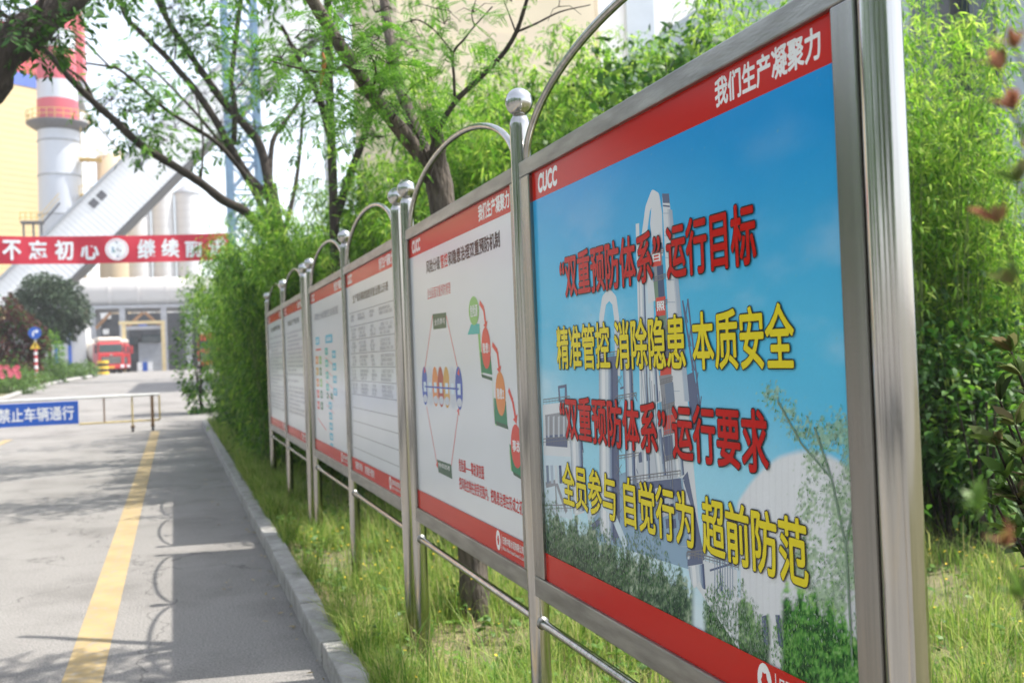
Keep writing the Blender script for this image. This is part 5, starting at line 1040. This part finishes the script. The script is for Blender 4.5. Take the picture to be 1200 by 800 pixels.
sp = [(at(px, py, Y*.8), rad*.8, int(n*1.2), ln*.85) for px, py, Y, rad, n, ln in ((420, 120, 17, .6, 30, .4), (450, 90, 17.2, .6, 34, .4), (400, 60, 17, .6, 34, .4), (350, 60, 16.5, .6, 26, .4), (440, 160, 17, .5, 24, .4), (370, 120, 16.8, .5, 20, .4), (470, 50, 17.5, .7, 34, .4), (380, -40, 17, 1.2, 90, .42), (300, -30, 16.5, 1.0, 60, .42), (460, -40, 17.5, 1.2, 70, .42), (250, -60, 17.5, 1.0, 70, .42), (180, -90, 17.5, 1.2, 90, .42), (110, -80, 17, 1.2, 80, .42), (40, -110, 17, 1.2, 80, .42))]
crown(T3, sp, [mimosa_leaf], 0, 73)
T4 = empty('mimosa_tree', (2.9, 24.5, .03), 'tree whose crown tops the far end of the bamboo, beside the lattice tower', 'tree')
limb(T4, 'trunk', [(2.9, 24.5, -.1), (2.6, 24.4, 3), (2.1, 24.2, 5.2), (1.2, 24, 6.8)], .14, .06, bark_dark, 10); limb(T4, 'limb', [(2.4, 24.3, 4.2), (2.9, 24.6, 6), (3.2, 25, 8)], .07, .03, bark_dark, 8); limb(T4, 'limb', [(1.6, 24.1, 6.2), (.6, 23.8, 7.4), (-.4, 23.5, 8.4)], .05, .02, bark_dark, 8)
crown(T4, [((1.2, 24, 7.2), .7, 22, .40), ((.2, 23.6, 8.9), .8, 24, .42), ((3.1, 24.8, 7.6), .9, 34, .42), ((3.5, 25, 9.4), 1.0, 40, .42)], [mimosa_leaf], 0, 74)
T5 = empty('leaning_tree', (-8.0, 9.6, 0), 'thick leaning tree limb reaching in at the top left corner', 'tree')
q = A((-60, 112, 11), (0, 62, 11), (52, 22, 11.1), (102, -20, 11.2), (150, -60, 11.3))
limb(T5, 'trunk', [(-8.0, 9.6, -.2), (-6.6, 10, 2.4), (-4.6, 10.6, 4.3)]+q, .30, .11, bark_dark, 18)
sp = [(at(px, py, Y), rad, n, ln) for px, py, Y, rad, n, ln in ((40, 22, 10.8, .3, 30, .34), (12, 25, 10.8, .3, 20, .34), (62, 48, 10.8, .18, 14, .24), (44, 56, 10.8, .18, 14, .24), (22, 50, 10.8, .2, 10, .24), (60, -60, 11, .9, 50, .36), (140, -90, 11.4, .9, 50, .36))]
limb(T5, 'limb', A((20, 58, 11), (30, 35, 10.9), (45, 15, 10.8), (52, -10, 10.7)), .04, .015, bark_dark, 7); crown(T5, sp, [dark_leaf, mimosa_leaf], 0, 75)

# trees along the other side of the road, just out of the frame: the steel mirrors them
pr = empty('roadside_tree', (0, 0, 0), 'big leafy tree across the road, mirrored in the steel posts', 'tree', 'trees across the road')
clump('crown', (0, 0, 4.6), (2.7, 2.9, 2.9), 7000, .26, .11, [dark_leaf, bamboo_leaf], pr, 95, .3, .25)
mb = MB(); mb.tube(curve([(0, 0, -.2), (.1, .1, 1.6), (0, 0, 3.6), (.2, -.1, 5.2)], 4), lerp_r(.2, .08, 13), bark_dark, 10); mb.build('trunk', pr)
for i, (x, y, k) in enumerate(((-9.5, 2.5, 1.0), (-9.0, -3.0, 1.1), (-7.0, -8.5, 1.15), (-9.5, 8.0, .95), (-2.0, -10.5, 1.1), (-9.2, 14.0, .95), (-9.6, 20.5, 1.0))):
    o = pr if i == 0 else copy_tree(pr); o.location = (x, y, 0); o.scale = (k, k, k); o.rotation_euler = (0, 0, i*1.3)
# photinia at the right edge: whorls of upright leaves on thin stems
def whorls(name, label, base, tips, mats_of, ln, seed, per=9):
    r = np.random.default_rng(seed); E = empty(name, base, label, 'shrub'); mb = MB(); parts = {}
    for tip, kind in tips:
        tip = np.array(tip); b = np.array(base)+np.array([r.uniform(-.05, .05), r.uniform(-.05, .05), 0]); mid = b*.45+tip*.55+np.array([.06, 0, .08]); P = curve([b, mid, tip], 8); mb.tube(P, lerp_r(.008, .003, len(P)), pm('photinia_stem', (.14, .07, .045), .6), 6) if False else mb.tube(P, lerp_r(.07*ln, .035*ln, len(P)), bark_dark, 6)
        ax = nrm(np.array(P[-1])-np.array(P[-4]))
        for w in range(4):
            c = np.array(P[-1-w*2]) if w else tip
            for k in range(per-w):
                a = r.uniform(0, 6.28); u = nrm(np.cross(ax, r.normal(size=3))); d = ax*(.75-.22*w)+u*(.55+.15*w); kk = kind if w < 2 else 0
                parts.setdefault(kk, []).append((c, d, ln*r.uniform(.6, 1.15)))
    mb.build('stem', E); ms = [mats_of[k] for k in parts]
    foliage('foliage', [leaves(np.array([p[0] for p in v]), np.array([p[1] for p in v]), np.array([p[2] for p in v]), np.array([p[2]*.30 for p in v]), .18) for v in parts.values()], ms, E); return E
pal = {0: photinia_leaf, 1: photinia_red, 2: hedge_leaf}
whorls('photinia_shrub', 'photinia shrub with bronze leaf tips at the right edge, beyond the near blurred shoots', (2.25, 1.95, .03), [(at(px, py, Y), k) for px, py, Y, k in ((1185, 412, 1.95, 0), (1196, 440, 1.9, 0), (1172, 470, 1.95, 0), (1190, 498, 1.9, 0), (1168, 522, 1.95, 0), (1198, 535, 1.9, 0), (1180, 560, 1.95, 2), (1196, 590, 1.95, 0), (1168, 592, 2.0, 2), (1192, 630, 1.95, 2), (1215, 470, 1.95, 0), (1220, 540, 1.9, 0), (1222, 610, 1.9, 2), (1225, 400, 1.95, 0))], pal, .085, 81)
whorls('photinia_shrub', 'nearest out of focus shoots with orange red leaf tips at the right edge', (1.02, .52, .03), [(at(px, py, Y), k) for px, py, Y, k in ((1190, 58, .66, 1), (1172, 84, .66, 1), (1188, 130, .66, 1), (1170, 262, .66, 1), (1194, 215, .66, 0), (1188, 335, .66, 0), (1148, 600, .62, 2), (1180, 640, .62, 1), (1198, 700, .62, 2), (1215, 300, .64, 0), (1220, 180, .64, 1))], pal, .028, 82, 8)

# grass, dry straw and small yellow flowers: ground cover nobody could count
def blades(P, h, lean, w, seed):
    r = np.random.default_rng(seed); n = len(P); a = r.uniform(0, 6.28, n); d = np.stack([np.cos(a), np.sin(a), np.zeros(n)], 1); s = np.stack([-np.sin(a), np.cos(a), np.zeros(n)], 1)
    l = (lean*h)[:, None]; H = h[:, None]; W = np.broadcast_to(w, (n,))[:, None]; Z = np.array([0, 0, 1.0])
    m = P+d*l*.28+Z*H*.55; t = P+d*l+Z*H*(1-.25*lean[:, None])
    V = np.stack([P-s*W*.5, P+s*W*.5, m-s*W*.38, m+s*W*.38, t], 1).reshape(-1, 3); b = (np.arange(n)*5)[:, None]
    return V, b+np.array([[2, 3, 4]]), b+np.array([[0, 1, 3, 2]])
rg = np.random.default_rng(90); Ps, hs = [], []
def zone(x0, x1, y0, y1, n, h, clumpy=.6):
    xy = np.stack([rg.uniform(x0, x1, n*3), rg.uniform(y0, y1, n*3)], 1)
    f = np.sin(xy[:, 0]*3.1+1.3*np.sin(xy[:, 1]*1.7))*np.sin(xy[:, 1]*2.3+xy[:, 0])+.5*np.sin(xy[:, 0]*9)*np.sin(xy[:, 1]*8.3); keep = rg.random(n*3) < np.clip(.5+clumpy*f, .06, 1)
    xy = xy[keep][:n]; f = f[keep][:n]; z = np.array([vz(x, y) for x, y in xy])-.01
    Ps.append(np.column_stack([xy, z])); hs.append(h*rg.uniform(.35, 1.15, len(xy))*(1+.35*f))
zone(KX+.15, 1.8, 2.6, 9, 13500, .17, .95); zone(KX+.15, 1.8, 2.8, 9, 1500, .42, .95); zone(KX+.12, .98, 3.0, 16, 3600, .25, .95); zone(KX+.14, 1.3, 9, 15, 9000, .25, .8); zone(KX+.14, 1.9, 15, 31, 12000, .30, .3); zone(1.3, 3.6, 2.2, 15, 17000, .28); zone(1.8, 7.2, 1.6, 6.6, 26000, .20, .5); zone(1.8, 7.2, 1.6, 6.6, 2200, .42, .9); zone(3.2, 8, 4.5, 9, 6000, .24)
P = np.concatenate(Ps); H = np.maximum(.03, np.concatenate(hs))
V, t, q = blades(P, H, rg.uniform(.15, 1.0, len(P)), rg.uniform(.003, .0075, len(P)), 91)
tag(foliage('grass', [(V, t, q)], [grass_m]), kind='stuff')
# dry straw lying flat in the open patch by the second post
n = 6500; sx_ = KX+.13+1.4*rg.random(n)**1.6; sy_ = rg.uniform(3.0, 8.0, n); P = np.column_stack([sx_, sy_, [vz(a, b)+.012 for a, b in zip(sx_, sy_)]]); a = rg.uniform(0, 6.28, n); D = np.column_stack([np.cos(a), np.sin(a), rg.uniform(-.05, .25, n)])
straw_m = leafm('dry_straw', [(.30, .24, .12), (.42, .35, .19), (.22, .17, .08)], .7, .15)
tag(foliage('straw', [leaves(P, D, rg.uniform(.05, .16, n), .004, .1)], [straw_m]), kind='stuff')

# dry leaves blown against the kerb
n = 170; lx_ = KX-.02-.42*rg.random(n)**2.2; ly_ = rg.uniform(3.6, 24, n); a = rg.uniform(0, 6.28, n)
tag(foliage('leaf_litter', [leaves(np.column_stack([lx_, ly_, np.full(n, .012)]), np.column_stack([np.cos(a), np.sin(a), rg.uniform(-.05, .2, n)]), rg.uniform(.02, .06, n), .014, .05)], [straw_m]), kind='stuff')
# low broad leaved weeds
B_, D_, L_w = [], [], []
for _ in range(420):
    if random.random() < .55: x, y = random.uniform(KX+.18, 2.2), random.uniform(2.8, 12)
    else: x, y = random.uniform(2.4, 6.8), random.uniform(1.8, 6.4)
    h = random.uniform(.03, .2)
    for k in range(random.randint(5, 11)): a = random.uniform(0, 6.28); B_.append((x+random.uniform(-.04, .04), y+random.uniform(-.04, .04), vz(x, y)+h*random.random())); D_.append((math.cos(a), math.sin(a), random.uniform(.1, .8))); L_w.append(random.uniform(.035, .095))
B_, D_, L_w = np.array(B_), np.array(D_), np.array(L_w)
tag(foliage('weeds', [leaves(B_, D_, L_w, L_w*.42, .3)], [hedge_leaf]), kind='stuff')
xs_ = np.concatenate([rg.uniform(KX+.2, 1.9, 330), rg.uniform(2.6, 6.2, 420)]); ys_ = np.concatenate([rg.uniform(3.2, 11, 330), rg.uniform(2.4, 6.2, 420)])
V = []; Q = []; b = 0; st = MB()
for x, y in zip(xs_, ys_):
    if math.sin(x*2.6+y*1.4)+random.uniform(-.9, .9) < 0: continue
    z = vz(x, y)+random.uniform(.12, .27); lx, ly = random.uniform(-.5, .5), random.uniform(-.5, .5)
    st.tube([(x-.02, y, vz(x, y)-.01), (x, y, z)], .0012, culm_m, 3, False)
    for k in range(6):
        a = k*math.pi/3; c, s = math.cos(a), math.sin(a); R = .0085; t = .0045
        V += [(x, y, z), (x+R*.6*c-t*s, y+R*.6*s+t*c, z+R*.6*(c*lx+s*ly)+.002), (x+R*c, y+R*s, z+R*(c*lx+s*ly)), (x+R*.6*c+t*s, y+R*.6*s-t*c, z+R*.6*(c*lx+s*ly)+.002)]; Q.append((b, b+1, b+2, b+3)); b += 4
o = npmesh('yellow_wildflowers', np.array(V), [np.array(Q)], [petal_m]); tag(o, kind='stuff'); s_ = st.build('stem'); s_.parent = o

# thin summer haze over the works: one box round everything
mb = MB(); mb.box((-640, -640, -1.6), (640, 640, 64), road_m); hz_ = mb.build('haze'); hm = bpy.data.materials.new('haze'); hm.use_nodes = True; t = hm.node_tree
t.nodes.remove(t.nodes['Principled BSDF']); pv = t.nodes.new('ShaderNodeVolumePrincipled'); pv.inputs['Color'].default_value = (.96, .97, 1, 1); pv.inputs['Density'].default_value = HAZE; pv.inputs['Anisotropy'].default_value = .2
t.links.new(pv.outputs[0], t.nodes['Material Output'].inputs['Volume']); hz_.data.materials.clear(); hz_.data.materials.append(hm); tag(hz_, kind='stuff')
